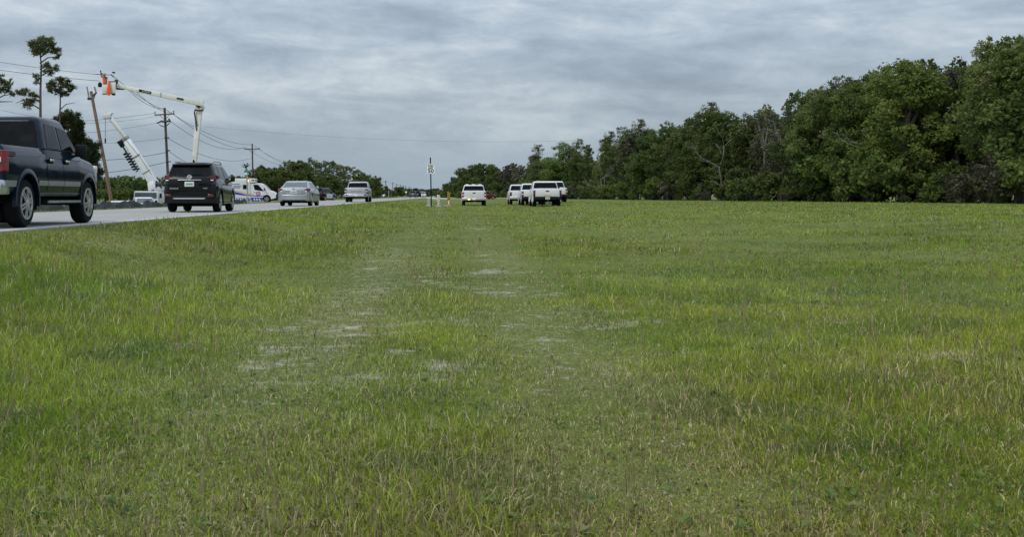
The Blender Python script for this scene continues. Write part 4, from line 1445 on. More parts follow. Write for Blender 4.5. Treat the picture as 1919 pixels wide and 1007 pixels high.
def suv(name, label, paint, S, cat='car', group=None, detail=True, tail=None):
    root = vehicle(name, label, cat, S, paint, group)
    for sx in (-1, 1):
        lm = MB().loft([[(sx * x, y, z) for x, y, z in ring] for ring in (
            [(0.56, -2.30, 1.175), (0.56, -2.30, 1.115), (0.56, -2.20, 1.115), (0.56, -2.20, 1.175)],
            [(0.70, -2.29, 1.225), (0.70, -2.30, 1.095), (0.70, -2.18, 1.095), (0.70, -2.18, 1.225)],
            [(0.86, -2.20, 1.255), (0.87, -2.21, 1.10), (0.84, -2.10, 1.10), (0.83, -2.10, 1.255)],
            [(0.925, -1.98, 1.22), (0.93, -1.98, 1.13), (0.88, -1.98, 1.13), (0.87, -1.98, 1.22)],
            [(0.925, -1.80, 1.16), (0.925, -1.80, 1.13), (0.89, -1.80, 1.13), (0.89, -1.80, 1.16)])])
        tl = obj('taillight', lm, tail or M['dtail'], root, smooth=30)
        if detail:
            obj('reversing_lens', MB().box((sx * 0.70, -2.285, 1.075), (0.22, 0.05, 0.035)), M['clearlens'], tl, bevel=0.01)
            obj('reflector', MB().box((sx * 0.72, -2.345, 0.56), (0.20, 0.05, 0.10)), M['dtail'], root, bevel=0.02)
            side_panel(S, 'sill_trim', root, sx, -0.92, 0.92, 0.27, 0.36, M['chrome'] if sx > 2 else M['plastic'], 0.02)
            obj('roof_rail', MB().tube([(sx * 0.655, -1.6, 1.66), (sx * 0.66, -1.5, 1.725), (sx * 0.665, -0.5, 1.74), (sx * 0.655, 0.1, 1.71), (sx * 0.65, 0.2, 1.66)], 0.02, 6), M['steel'], root)
            d1 = side_panel(S, 'door', root, sx, -0.95, -0.14, 0.36, 1.05, paint, 0.006, y0t=-1.12)
            d2 = side_panel(S, 'door', root, sx, -0.12, 0.92, 0.36, 1.02, paint, 0.006)
            for dd, yy in ((d1, -0.80), (d2, 0.06)):
                obj('handle', MB().box((sx * 0.925, yy, 0.955), (0.045, 0.19, 0.035)), paint, dd, bevel=0.01)
            obj('sill_strip', MB().box((sx * 0.925, 0.0, 0.31), (0.02, 1.6, 0.03)), M['chrome'], root)
    if detail:
        arch_strip(S, root, M['plastic'], 0.055, 0.012)
        tg = obj('tailgate', MB().loft([[(x, -2.335 + 0.13 * max(0, z - 1.0) , z) for x, z in ((-0.70, 0.72), (0.70, 0.72), (0.735, 1.0), (0.70, 1.17), (-0.70, 1.17), (-0.735, 1.0))], [(x * .98, -2.20, z) for x, z in ((-0.70, 0.72), (0.70, 0.72), (0.735, 1.0), (0.70, 1.17), (-0.70, 1.17), (-0.735, 1.0))]]), paint, root, bevel=0.02)
        obj('trim_bar', MB().box((0, -2.345, 1.085), (0.80, 0.04, 0.028)), M['chrome'], tg, bevel=0.006)
        em = MB().lathe([(0.078, 0), (0.078, -0.02), (0.055, -0.02), (0.055, 0)], (0, -2.325, 1.185), 'y', 20)
        em.box((0, -2.345, 1.185), (0.19, 0.015, 0.032))
        obj('emblem', em, M['chrome'], tg)
        obj('plate_recess', MB().loft([[(x, -2.344, z) for x, z in ((-0.36, 0.83), (0.36, 0.83), (0.28, 1.05), (-0.28, 1.05))], [(x, -2.25, z) for x, z in ((-0.36, 0.83), (0.36, 0.83), (0.28, 1.05), (-0.28, 1.05))]]), M['plastic'], tg)
        p_ = plate(tg, -2.352, 0.945, M['plate'], w=0.32, h=0.165, tint=M['plate_green'])
        text_obj('model_lettering', 'ROGUE', 0.075, M['steel'], tg, (-0.52, -2.345, 0.80), (R(90), 0, 0), 0.004, 0.002, 1.15)
        text_obj('trim_lettering', 'AWD', 0.06, M['steel'], tg, (0.54, -2.345, 0.805), (R(90), 0, 0), 0.004, 0.002)
        bmp = MB().loft([[(x, y + 0.0, z) for x, y in ((-0.93, -1.95), (-0.84, -2.28), (-0.55, -2.385), (0.55, -2.385), (0.84, -2.28), (0.93, -1.95), (0.5, -1.95), (-0.5, -1.95))] for z in (0.30, 0.36, 0.50, 0.56)])
        b = obj('bumper', bmp, M['plastic'], root, bevel=0.02)
        obj('bumper_strip', MB().loft([[(x, -2.40 - of, z) for x, z in ((-0.56, 0.475), (-0.5, 0.445), (0.5, 0.445), (0.56, 0.475), (0.5, 0.487), (-0.5, 0.487))] for of in (0.0, -0.05)]), M['chrome'], b)
        obj('wiper', MB().box((0.12, -2.17, 1.265), (0.52, 0.03, 0.03), Matrix.Rotation(R(-4), 3, 'Y')), M['plastic'], root)
        fin = MB().loft([[(-.035, -1.62, 1.69), (.035, -1.62, 1.69), (.035, -1.4, 1.69), (-.035, -1.4, 1.69)], [(-.008, -1.62, 1.80), (.008, -1.62, 1.80), (.008, -1.57, 1.80), (-.008, -1.57, 1.80)]])
        obj('antenna', fin, M['plastic'], root)
    else:
        plate(root, -2.37, 0.8, M['plate'], w=0.31, h=0.15)
    return root


S = suv_spec()
root = suv('suv', 'shiny black SUV on the road between the blue pickup and the silver sedan', M['black'], S)
x_, y_ = at_px(354, 41)
put(root, x_ - 0.05, y_ + 2.36, 0.0, 0.03, 1.02)
SUV1 = root

# ---- silver sedan
S = dict(wb=2.73, r=0.325, tw=0.215, hw=0.905, arch=0.055, ub=0.17, crown=0.035,
         st=[(-2.38, .72, .40, .90, 0), (-2.30, .82, .32, .985, 0), (-2.1, .885, .26, 1.0, 0), (-1.5, .905, .22, .99, 0), (0.4, .905, .21, .93, 0), (1.1, .90, .21, .91, 0), (1.9, .87, .23, .83, 0), (2.25, .78, .26, .72, 0), (2.38, .62, .32, .60, 0)],
         gh=dict(zb=.94, zr=1.385, base=(-1.98, 1.32, .83), roof=(-1.12, 0.30, .60), rc=0.20,
                 side=[[(-1.55, 1.02), (-0.42, .99), (-0.42, 1.29), (-1.05, 1.29)], [(-0.34, .985), (0.98, .97), (0.28, 1.27), (-0.34, 1.29)]],
                 rear=(.68, .56, 1.01, 1.315), front=(.70, .56, .98, 1.30)),
         mirror=(0.80, .96, 0.68), head=(2.12, 0.68, 0.66), spokes=5, glass=M['glass2'], mirror_m=M['silver'])
root = vehicle('sedan', 'silver four-door sedan on the road behind the ambulance', 'car', S, M['silver'])
for sx in (-1, 1):
    lm = MB().loft([[(sx * x, y, z) for x, y, z in ring] for ring in (
        [(0.60, -2.39, .92), (0.66, -2.37, .74), (0.66, -2.24, .74), (0.60, -2.24, .92)],
        [(0.76, -2.35, .965), (0.77, -2.36, .76), (0.77, -2.2, .76), (0.76, -2.2, .965)],
        [(0.88, -2.14, .965), (0.885, -2.15, .83), (0.84, -2.05, .83), (0.84, -2.05, .965)])])
    tl = obj('taillight', lm, M['dtail'], root, smooth=30)
    obj('reversing_lens', MB().box((sx * 0.68, -2.395, .80), (0.10, 0.03, 0.06)), M['clearlens'], tl)
    side_panel(S, 'door', root, sx, -1.15, -0.30, 0.30, 0.94, M['silver'], 0.006)
    side_panel(S, 'door', root, sx, -0.28, 0.95, 0.30, 0.92, M['silver'], 0.006)
    obj('door_handle', MB().box((sx * 0.90, -0.95, 0.84), (0.04, 0.18, 0.03)), M['chrome'], root)
    obj('door_handle', MB().box((sx * 0.90, -0.12, 0.835), (0.04, 0.18, 0.03)), M['chrome'], root)
bl = obj('boot_lid', MB().loft([[(x, y, z) for x, z in ((-.60, .66), (.60, .66), (.585, .95), (-.585, .95))] for y in (-2.41, -2.2)]), M['silver'], root, bevel=0.02)
obj('plate_recess', MB().loft([[(x, -2.416 + o_, z) for x, z in ((-.40, .66), (.40, .66), (.44, .86), (-.44, .86))] for o_ in (0, .06)]), M['steel'], bl)
obj('trim_bar', MB().box((0, -2.425, .865), (.86, .03, .03)), M['chrome'], bl, bevel=0.006)
obj('emblem', MB().lathe([(0.075, 0), (0.06, -0.018)], (0, -2.41, .915), 'y', 16), M['steel'], bl)
plate(bl, -2.428, .765, M['plate'], w=0.34, h=0.16, tint=M['plate_green'])
b = obj('bumper', MB().loft([[(x, y, z) for x, y in ((-.91, -1.95), (-.83, -2.30), (-.55, -2.44), (.55, -2.44), (.83, -2.30), (.91, -1.95), (.5, -1.95), (-.5, -1.95))] for z in (.30, .36, .56, .63)]), M['silver'], root, bevel=0.03)
obj('bumper_lip', MB().box((0, -2.405, .31), (1.25, .08, .05)), M['plastic'], b)
obj('exhaust_pipe', MB().tube([(0.42, -2.2, .25), (0.42, -2.44, .25)], 0.035, 10), M['darksteel'], root)
obj('antenna', MB().box((0, -1.0, 1.395), (.05, .16, .05)), M['silver'], root, bevel=0.012)
x_, y_ = at_px(551.5, 65)
put(root, x_, y_ + 2.4, 0.0, -0.015)
SED = root

# ---- pale silver pickup further along the road
S = pickup_spec(hw=1.02, H=1.80)
root = vehicle('pickup_truck', 'pale silver pickup driving away on the road, furthest of the near queue', 'pickup truck', S, M['pale_silver'])
pickup_rear(S, root, 1.24, 0.46, M['pale_silver'], 1.02, M['chrome'], M['dtail'], badge=lambda y, z: MB().box((0, y, z - .1), (0.9, 0.02, 0.025)), handle=False, lower=M['chrome'])
for sx in (-1, 1):
    obj('bumper_step', MB().box((sx * 0.82, -3.19, 0.63), (0.20, 0.02, 0.09)), M['plastic'], root)
x_, y_ = at_px(667, 103)
put(root, x_, y_ + 3.1, 0.0)
PK2 = root

# ---- white pickups on the field
WG = 'white pickups parked on the verge'
def white_pickup(label, px, d, paint, hw_=1.0, H=1.86, lamp_w=0.15, lamp_h=0.42, badge=None, bumper=None, belt=1.24, glass=None, plate_m=None, tint=None, zoff=0.0, tl=None, rz=0.0, lens=True):
    S_ = pickup_spec(hw=hw_, H=H, belt=belt, rail=belt + 0.02, r=0.385)
    if glass:
        S_['rglass'] = glass
    r_ = vehicle('pickup_truck', label, 'pickup truck', S_, paint, WG)
    pickup_rear(S_, r_, belt + .02, 0.46, paint, hw_, bumper or M['plastic'], tl or M['dtail'], lamp_w, lamp_h, badge, plate_m=plate_m, tint=tint, lens=lens)
    x, y = at_px(px, d)
    z = float(zg(x, y)) + zoff
    put(r_, x, y + 3.05, z, rz)
    return r_, S_


tA, SA = white_pickup('white pickup with a round tailgate badge, leftmost in the parked row of four', 976.5, 106, M['white'], 1.0, 1.80, 0.17, 0.36, ram_badge, M['chrome'], belt=1.20, lens=False)
tB, SB = white_pickup('white pickup half hidden behind the front pickup in the parked row of four', 1000.5, 97, M['white'], 1.0, 1.80, 0.16, 0.42, None, belt=1.22, glass=M['glass'])
tC, SC = white_pickup('white pickup with tall red tail lights at the front of the parked row of four', 1026, 85.5, M['white'], 1.02, 1.84, 0.15, 0.46, None, plate_m=M['plate'], tint=M['plate_green'], belt=1.25, lens=False)
obj('tailgate_lettering', MB().box((0, -3.045, 0.80), (0.55, 0.012, 0.06)), M['emsgold'], [o for o in tC.children if o.name.startswith('tailgate')][0])
arch_strip(SC, tC, M['white'], 0.07, 0.02)
tD, SD = white_pickup('white pickup sticking out on the right behind the front pickup of the row', 1043, 108, M['white'], 1.0, 1.92, 0.17, 0.46, None, belt=1.28, zoff=0.12)
tE, SE = white_pickup('lone white pickup with an amber lamp lit under its tailgate left of the parked row', 888.5, 100, M['white2'], 1.02, 1.80, 0.16, 0.42, None, M['chrome'], plate_m=M['signwhite'], tl=M['tail'])
obj('amber_lamp', MB().box((-0.42, -3.23, 0.55), (0.15, 0.05, 0.09)), M['amber_lit'], tE, bevel=0.015)
obj('tailgate_lettering', MB().box((0.0, -3.045, 0.755), (0.8, 0.012, 0.07)), M['hose'], [o for o in tE.children if o.name.startswith('tailgate')][0])
for sx in (-0.55, 0.0, 0.55):
    obj('roof_lamp', MB().box((sx, -0.30, 1.815), (0.24, 0.12, 0.06)), M['clearlens'], tE, bevel=0.015)

# ---- police style SUV with flashing lamps on the far shoulder
S = suv_spec()
root = suv('patrol_suv', 'black and white patrol SUV with blue and red lamps flashing on the left shoulder', M['black'], S, cat='police car', detail=False)
for sx in (-1, 1):
    side_panel(S, 'door', root, sx, -0.12, 0.92, 0.36, 1.02, M['white'], 0.006)
    side_panel(S, 'door', root, sx, -0.95, -0.14, 0.36, 1.05, M['white'], 0.006, y0t=-1.12)
obj('light_bar', MB().box((0, -0.4, 1.76), (1.1, 0.26, 0.09)), M['plastic'], root, bevel=0.02)
obj('blue_lamp', MB().box((-0.22, -2.10, 1.50), (0.40, 0.05, 0.12)), M['blue_lit'], root, bevel=0.015)
obj('red_lamp', MB().box((-0.62, -2.30, 1.10), (0.22, 0.08, 0.14)), M['red_lit'], root, bevel=0.015)
x_, y_ = at_px(602, 150)
put(root, x_, y_ + 2.3, float(zg(x_, y_)) + 0.02, -0.30, 1.0)

# ---- queue of cars far down the road
QG = 'distant queue of cars near the road end'
for (px, d, paint, nm, lab) in ((774, 330, M['grey_paint'], 'suv', 'dark grey SUV at the near left end of the distant queue'), (783, 345, M['black'], 'suv', 'black SUV second in the distant queue'),
                                (787.5, 372, M['white'], 'suv', 'white SUV third in the distant queue'), (793, 390, M['white'], 'suv', 'white SUV fourth in the distant queue'), (799, 410, M['black'], 'suv', 'black SUV at the right end of the distant queue')):
    r_ = suv(nm, lab, paint, suv_spec(), group=QG, detail=False)
    x_, y_ = at_px(px, d)
    put(r_, x_, y_, max(0.0, float(zg(x_, y_))), 0.0, 1.06)
r_ = suv('suv', 'dark red car half hidden beyond the lone white pickup', M['red_paint'], suv_spec(), detail=False)
x_, y_ = at_px(909, 245)
put(r_, x_, y_, float(zg(x_, y_)), R(-62), 1.0)

# ---- white pickup and car roofs behind the silt fence
def mk_low():
    S_ = pickup_spec(hw=1.0, H=1.84, belt=1.24, rail=1.26)
    S_['glass'] = M['glass2']; S_['fglass'] = M['glass2']
    r_ = vehicle('pickup_truck', 'white pickup facing the camera in front of the boom truck cab', 'pickup truck', S_, M['white'])
    obj('grille', MB().box((0, 2.78, 0.76), (1.2, 0.06, 0.30)), M['plastic'], r_, bevel=0.02)
    obj('bumper', MB().box((0, 2.82, 0.50), (1.9, 0.16, 0.2)), M['chrome'], r_, bevel=0.03)
    return r_
r_ = mk_low()
x_, y_ = at_px(268, 113)
put(r_, x_, y_, HC - (369.6 - HY) * 113 / F - 1.84, R(180 + 24))
r_ = suv('suv', 'white car roof just showing over the silt fence beside the leaning pole', M['white'], suv_spec(), detail=False)
x_, y_ = at_px(221, 118)
put(r_, x_, y_, HC - (376.3 - HY) * 118 / F - 1.70, R(160))

# ---- ambulance on the side road, seen side-on (local +Y forward, +X is the side towards the camera)
root = thing('ambulance', 'white van ambulance with blue stripe and chequered sill, side-on behind the street sign', 'ambulance')
d_a = 147.0; sA = F / d_a
ax0 = 480.0; gz = 379.4
A = lambda px, py: ((px - ax0) / sA, (gz - py) / sA)
# patient box
bw = 1.10
bx = MB()
prof = [(-3.9, .50), (-0.60, .50), (-0.60, 2.40), (0.02, 2.42), (0.02, 2.84), (-0.06, 2.92), (-3.8, 2.92), (-3.9, 2.84)]
bx.loft([[(x, y, z) for y, z in prof] for x in (-bw, bw)])
box_o = obj('patient_box', bx, M['white'], root, bevel=0.03)
# cab: profile across three widths
cabp = [A(468, 374.0), A(468, 343.4), A(490, 343.6), A(496, 346.2), A(506, 356.6), A(513, 358.8), A(518.5, 362), A(519.6, 365), A(519.8, 371), A(509.5, 373.5)]
def cab_ring(x, k):
    return [(x, y + (-0.08 * k if y > 2.2 else 0), z - (0.05 * k if z > 1.3 else 0)) for y, z in cabp]
cb = MB().loft([cab_ring(-0.98, 1), cab_ring(-0.90, 0), cab_ring(0.90, 0), cab_ring(0.98, 1)])
cab_o = obj('cab', cb, M['white'], root, smooth=50, bevel=0.0)
nose = MB().loft([[(x, *A(px, py)) for px, py in ((509, 362.5), (520.3, 362.6), (520.6, 375.8), (510, 376.2), (507, 368))] for x in (-0.96, 0.96)])
obj('bumper', nose, M['plastic'], root, bevel=0.06)
def on_side(name, pts, m, x, par, th=0.012):
    return obj(name, MB().loft([[(x, *A(*p)) for p in pts], [(x + th, *A(*p)) for p in pts]]), m, par, smooth=0)
on_side('side_window', [(476.4, 346.2), (485.5, 346.4), (496.5, 358.7), (479, 356.2)], M['glass'], 0.972, cab_o, 0.016)
on_side('side_window', [(457.3, 346.5), (464.2, 346.5), (464.2, 354.8), (457.3, 354.8)], M['glass'], bw, box_o)
ws = MB().loft([[(x, y + of * .75, z + of) for x, (y, z) in ((-.80, A(506.3, 356.2)), (.80, A(506.3, 356.2)), (.72, A(496.8, 346.8)), (-.72, A(496.8, 346.8)))] for of in (-0.02, 0.014)])
obj('windshield', ws, M['glass2'], cab_o, smooth=0)
on_side('stripe', [(425, 355), (445, 357.2), (466, 362.0), (478, 363.6), (478, 364.6), (464, 363.4), (445, 359.0), (425, 356.4)], M['emsgold'], bw, box_o)
on_side('stripe', [(425, 357.6), (445, 360.2), (462, 364.3), (471, 365.6), (471, 367.0), (456, 366.2), (440, 363.6), (425, 362.6)], M['emsblue'], bw + 0.002, box_o)
on_side('stripe', [(471, 366.6), (482, 366.7), (497, 366.2), (497, 367.4), (484, 368.6), (471, 367.6)], M['emsblue'], 0.981, cab_o)
ch = on_side('chequer_band', [(425, 371.2), (468.5, 371.2), (468.5, 376.6), (425, 376.6)], M['emsblue'], bw, box_o)
for k in range(9):
    xx = 427 + k * 4.8
    if xx < 464:
        on_side('chequer', [(xx, 371.6), (xx + 2.3, 371.6), (xx + 4.3, 375.4), (xx + 2.0, 375.4)], M['white'], bw + 0.013, ch, 0.006)
ch2 = on_side('chequer_band', [(472, 370.2), (494.5, 370.2), (491, 377.0), (472, 377.0)], M['emsblue'], 0.985, cab_o)
for k in range(3):
    xx = 476.5 + k * 4.8
    on_side('chequer', [(xx, 372.0), (xx + 2.3, 372.0), (xx + 4.1, 375.6), (xx + 1.8, 375.6)], M['white'], 0.998, ch2, 0.006)
em = MB().lathe([(0.28, 0), (0.28, 0.02)], (0.978, *A(485.6, 363.0)), 'x', 20)
emo = obj('round_emblem', em, M['emsmaroon'], cab_o)
obj('emblem_centre', MB().lathe([(0.16, 0), (0.16, 0.02)], (0.985, *A(485.6, 363.0)), 'x', 16), M['signwhite'], emo)
obj('emblem_core', MB().lathe([(0.11, 0), (0.11, 0.02)], (0.992, *A(485.6, 363.0)), 'x', 6), M['emsmaroon'], emo)
on_side('door_lettering', [(499.5, 361.8), (504.5, 361.8), (504.5, 363.4), (499.5, 363.4)], M['steel'], 0.97, cab_o)
on_side('door_handle', [(477, 360.4), (480.5, 360.4), (480.5, 361.2), (477, 361.2)], M['plastic'], 0.985, cab_o, 0.03)
for k, (x0, x1, y) in enumerate(((437.5, 450.5, 345.5), (439.5, 454.0, 349.3))):
    mbt = MB()
    xx = x0
    kk = 0
    while xx < x1 - 0.4:
        w_ = [1.0, 0.7, 1.2, 0.9][kk % 4]
        py0, py1 = y - 0.85, y + 0.85
        mbt.loft([[(bw + of, *A(px, py)) for px, py in ((xx, py1), (xx + w_, py1), (xx + w_, py0), (xx, py0))] for of in (0, 0.01)])
        xx += w_ + 0.30; kk += 1
    obj('lettering', mbt, M['emsblue'], box_o, smooth=0)
yy, zz = A(445.5, 352.4)
text_obj('lettering', 'SERVICE', 0.22, M['emsblue'], box_o, (bw + 0.004, yy, zz), (R(90), 0, R(90)), 0.004, 0.008, 1.0)
obj('warning_lamp', MB().box((bw + .01, *A(466, 339.2)), (0.06, 0.24, 0.30)), M['amber_lit'], box_o, bevel=0.015)
obj('lamp_housing', MB().box((bw + .005, *A(466, 338)), (0.05, 0.36, 0.55)), M['orange_panel'], box_o, bevel=0.015)
obj('lamp_band', MB().box((0, 0.04, A(0, 338)[1]), (1.9, 0.06, 0.2)), M['tail'], box_o, bevel=0.02)
obj('warning_lamp', MB().box((bw - .02, *A(476, 338)), (0.08, 0.36, 0.16)), M['tail'], box_o, bevel=0.02)
obj('cab_mirror', MB().box((1.10, *A(497.5, 355)), (0.2, 0.12, 0.32)), M['plastic'], cab_o, bevel=0.03)
obj('headlight', MB().box((0.86, *A(518.3, 364)), (0.22, 0.2, 0.2)), M['clearlens'], cab_o, bevel=0.03)
arch_m = MB()
for k in range(15):
    pass
for sx in (-1, 1):
    for px_ in (501.5, 443):
        w_ = wheel(root, sx * 0.90, A(px_, 0)[0], 0.40, 0.24, 6, M['steel'], 'amb')
        ring = [(sx * 0.99, A(px_, 0)[0] + 0.52 * math.cos(a), 0.42 + 0.52 * math.sin(a)) for a in [math.pi * k / 12 for k in range(13)]]
        obj('wheel_arch', MB().loft([ring + [(sx * 0.99, A(px_, 0)[0] - .52, .30), (sx * .99, A(px_, 0)[0] + .52, .30)], [(sx * (0.985 if sx > 0 else 0.985) - sx * 0.25, p[1], p[2]) for p in ring] + [(sx * .735, A(px_, 0)[0] - .52, .30), (sx * .735, A(px_, 0)[0] + .52, .30)]]), M['underbody'], root)
obj('underbody', MB().box((0, -0.6, 0.42), (1.7, 5.6, 0.26)), M['underbody'], root)
p = W(ax0, 0, d_a)
put(root, p.x, p.y, HC - (gz - HY) / sA, R(-90) + TH * 0.4)

# ---- boom truck with auger (digger derrick), facing the camera
d_d = 123.0; sD = F / d_d
base = W(276, 0, d_d); base.z = float(zg(base.x, base.y))
root = thing('boom_truck', 'white boom truck with a drilling auger under its raised boom, behind the silt fence', 'utility truck', base)
L_ = lambda px, py, dd=0.0: W(px, py, d_d + dd) - base
def Lp(px, py, dd=0.0):
    return L_(px, py, dd)
def cabbox(z0, z1, px0, px1, d0, d1, ins):
    return [[Lp(px0, 0, d0), Lp(px1, 0, d0), Lp(px1, 0, d1), Lp(px0, 0, d1)], z0, z1]
def slab_px(name, px0, px1, z0, z1, d0, d1, m, par, bevel=0.04, in0=0.0):
    """block between two photograph columns; z in world metres"""
    a = [Vector((Lp(px0, 0, d0).x, Lp(px0, 0, d0).y, 0)), Vector((Lp(px1, 0, d0).x, Lp(px1, 0, d0).y, 0)), Vector((Lp(px1, 0, d0).x, Lp(px1, 0, d0).y, 0)) + Vector((0, d1 - d0, 0)), Vector((Lp(px0, 0, d0).x, Lp(px0, 0, d0).y, 0)) + Vector((0, d1 - d0, 0))]
    c = sum(a, Vector()) / 4
    lo = [Vector((v.x, v.y, z0 - base.z)) for v in a]
    hi = [Vector((c.x + (v.x - c.x) * (1 - in0), c.y + (v.y - c.y) * (1 - in0), z1 - base.z)) for v in a]
    return obj(name, MB().loft([lo, hi]), m, par, bevel=bevel)
zr = HC - (358.3 - HY) / sD
cabo = slab_px('cab', 249.5, 297, base.z + 1.1, zr, -1.0, 0.9, M['white'], root, 0.08, 0.05)
slab_px('hood', 254, 292, base.z + 0.75, zr - 1.15, -2.3, -1.0, M['white'], root, 0.1, 0.08)
slab_px('windshield', 252.5, 293.5, HC - (371.5 - HY) / sD, HC - (361.2 - HY) / sD, -1.035, -0.96, M['glass2'], cabo, 0.0, 0.02)
obj('side_window', MB().box(Lp(297.2, 366, 0.0), (0.10, 1.0, 0.62)), M['glass'], cabo, bevel=0.02)
obj('mirror', MB().box(Lp(301, 367, -0.8), (0.22, 0.12, 0.5)), M['plastic'], cabo, bevel=0.02)
obj('mirror', MB().box(Lp(246.5, 367, -0.8), (0.22, 0.12, 0.5)), M['plastic'], cabo, bevel=0.02)
slab_px('deck', 250, 304, base.z + 0.85, base.z + 1.3, 0.9, 7.5, M['white2'], root, 0.03)
slab_px('body_side', 296, 305, base.z + 0.9, HC - (364 - HY) / sD, 1.2, 6.0, M['white'], root, 0.03)
for px_, dd in ((254, -1.5), (293, -1.5), (254, 5.2), (299, 5.2)):
    c = Lp(px_, 0, dd); 
    wheel(root, c.x, c.y, 0.50, 0.30, 5, M['steel'], 'bigt')
slab_px('chassis', 262, 285, base.z + 0.5, base.z + 0.86, -1.8, 7.0, M['underbody'], root, 0.0)
# turret, boom
tp = Lp(298, 352, 2.0)
obj('turret', MB().lathe([(0.55, -0.9), (0.5, -0.3), (0.62, -0.25), (0.62, 0.15)], tp, 'z', 18), M['white'], root)
bo = obj('boom', MB().beam(Lp(293, 351, 2.0), Lp(235, 258, 2.0), 0.78, 0.66, 1.02, 0.68), M['signwhite'], root, bevel=0.05)
obj('boom_heel', MB().beam(Lp(282, 341, 2.0), Lp(289, 354, 2.0), 0.8, 0.85, 0.6, 1.25), M['signwhite'], bo, bevel=0.04)
obj('boom_extension', MB().beam(Lp(240, 266, 2.0), Lp(206, 218, 2.0), 0.36, 0.32, 0.42, 0.34), M['boom'], bo, bevel=0.03)
obj('boom_collar', MB().beam(Lp(237.5, 263, 2.0), Lp(233, 256, 2.0), 0.72, 0.72, 0.78, 0.78), M['steel'], bo, bevel=0.03)
for t_ in (0.3, 0.62):
    a_ = Lp(293, 351, 2.0).lerp(Lp(235, 258, 2.0), t_); b_ = Lp(293, 351, 2.0).lerp(Lp(235, 258, 2.0), t_ + 0.02)
    obj('boom_strap', MB().beam(a_, b_, 0.84, 0.84, 0.98 - 0.3 * t_, 0.98 - 0.3 * t_), M['steel'], bo, bevel=0.01)
hd = MB().box(Lp(204, 217, 2.0), (0.55, 0.5, 0.55))
hd.box(Lp(198.5, 220, 2.0), (0.5, 0.35, 0.35)).box(Lp(207, 212.5, 2.0), (0.55, 0.3, 0.2))
hd.lathe([(0.2, -0.2), (0.2, 0.2)], Lp(197, 218, 2.0), 'y', 14)
obj('boom_head', hd, M['white2'], bo, bevel=0.03)
obj('winch_cable', MB().tube([Lp(197.4, 219, 2.0), Lp(197.4, 262, 2.0)], 0.028, 6), M['wire'], bo)
obj('winch_hook', MB().box(Lp(197.4, 264, 2.0), (0.14, 0.14, 0.5)), M['plastic'], bo, bevel=0.03)
obj('winch_rope', MB().tube([Lp(205, 224, 1.5), Lp(262, 294, 1.5), Lp(296, 345, 1.7)], 0.02, 5), M['wire'], bo)
# slew drive and auger slung under the boom
A0, A1 = Lp(223, 263, 1.9), Lp(257, 318, 1.9)
au = MB()
au.tube([A0.lerp(A1, 0.40), A1], 0.07, 8)
ax_ = (A1 - A0).normalized(); u_ = ax_.orthogonal().normalized(); v_ = ax_.cross(u_)
n_t = 7
for k in range(n_t):
    c = A0.lerp(A1, 0.46 + 0.52 * k / (n_t - 1))
    r1 = 0.42
    ring0, ring1 = [], []
    for j in range(14):
        a = 2 * math.pi * j / 14
        o_ = (u_ * math.cos(a) + v_ * math.sin(a))
        adv = ax_ * (0.42 * (j / 14) - 0.2)
        ring0.append(c + o_ * r1 + adv); ring1.append(c + o_ * 0.06 + adv)
    nn = len(au.v)
    au.v += [tuple(x) for x in ring0 + ring1] + [tuple(x + ax_ * 0.09) for x in ring0 + ring1]
    for j in range(13):
        a0, a1 = nn + j, nn + j + 1
        au.f += [(a0, a1, a1 + 14, a0 + 14), (a0 + 28, a1 + 28, a1 + 42, a0 + 42), (a0, a1, a1 + 28, a0 + 28)]
obj('auger', au, M['darksteel'], bo, smooth=40)
obj('auger_drive', MB().beam(A0.lerp(A1, 0.02), A0.lerp(A1, 0.22), 0.5, 0.4, 0.55, 0.45), M['plastic'], bo, bevel=0.05)
obj('auger_shaft', MB().beam(A0.lerp(A1, 0.2), A0.lerp(A1, 0.45), 0.16, 0.16), M['darksteel'], bo)
obj('auger_hanger', MB().beam(Lp(214, 268, 1.9), Lp(228, 260, 1.9), 0.14, 0.14).beam(Lp(232, 285, 1.9), Lp(247, 276, 1.9), 0.14, 0.14), M['white2'], bo, bevel=0.02)
obj('winch_drum', MB().lathe([(0.42, -0.3), (0.42, -0.2), (0.3, -0.2), (0.3, 0.2), (0.42, 0.2), (0.42, 0.3)], Lp(298, 346, 1.6), 'x', 18), M['darksteel'], bo)

# ---- bucket truck hidden behind the black SUV, its boom rising above
d_b = 105.0; sB_ = F / d_b
base = W(366, 0, d_b); base.z = float(zg(base.x, base.y))
root = thing('bucket_truck', 'bucket truck behind the black SUV with its white two-piece boom raised and folded over', 'utility truck', base)
Lb = lambda px, py, dd=0.0: W(px, py, d_b + dd) - base
obj('utility_body', MB().box((0, 2.4, 1.05), (2.3, 3.8, 0.8)), M['white'], root, bevel=0.04)
obj('cab', MB().loft([[(-1.05, 4.6, 0.7), (1.05, 4.6, 0.7), (1.05, 6.4, 0.7), (-1.05, 6.4, 0.7)], [(-1.05, 4.6, 1.4), (1.05, 4.6, 1.4), (1.05, 6.3, 1.4), (-1.05, 6.3, 1.4)], [(-0.92, 4.7, 2.1), (0.92, 4.7, 2.1), (0.92, 5.8, 2.1), (-0.92, 5.8, 2.1)]]), M['white'], root, bevel=0.05)
obj('rear_window', MB().box((0, 4.63, 1.72), (1.4, 0.05, 0.45)), M['glass'], root)
obj('hood', MB().box((0, 7.1, 1.05), (1.9, 1.5, 0.7)), M['white'], root, bevel=0.1)
obj('chassis', MB().box((0, 3.8, 0.6), (0.9, 7.4, 0.3)), M['underbody'], root)
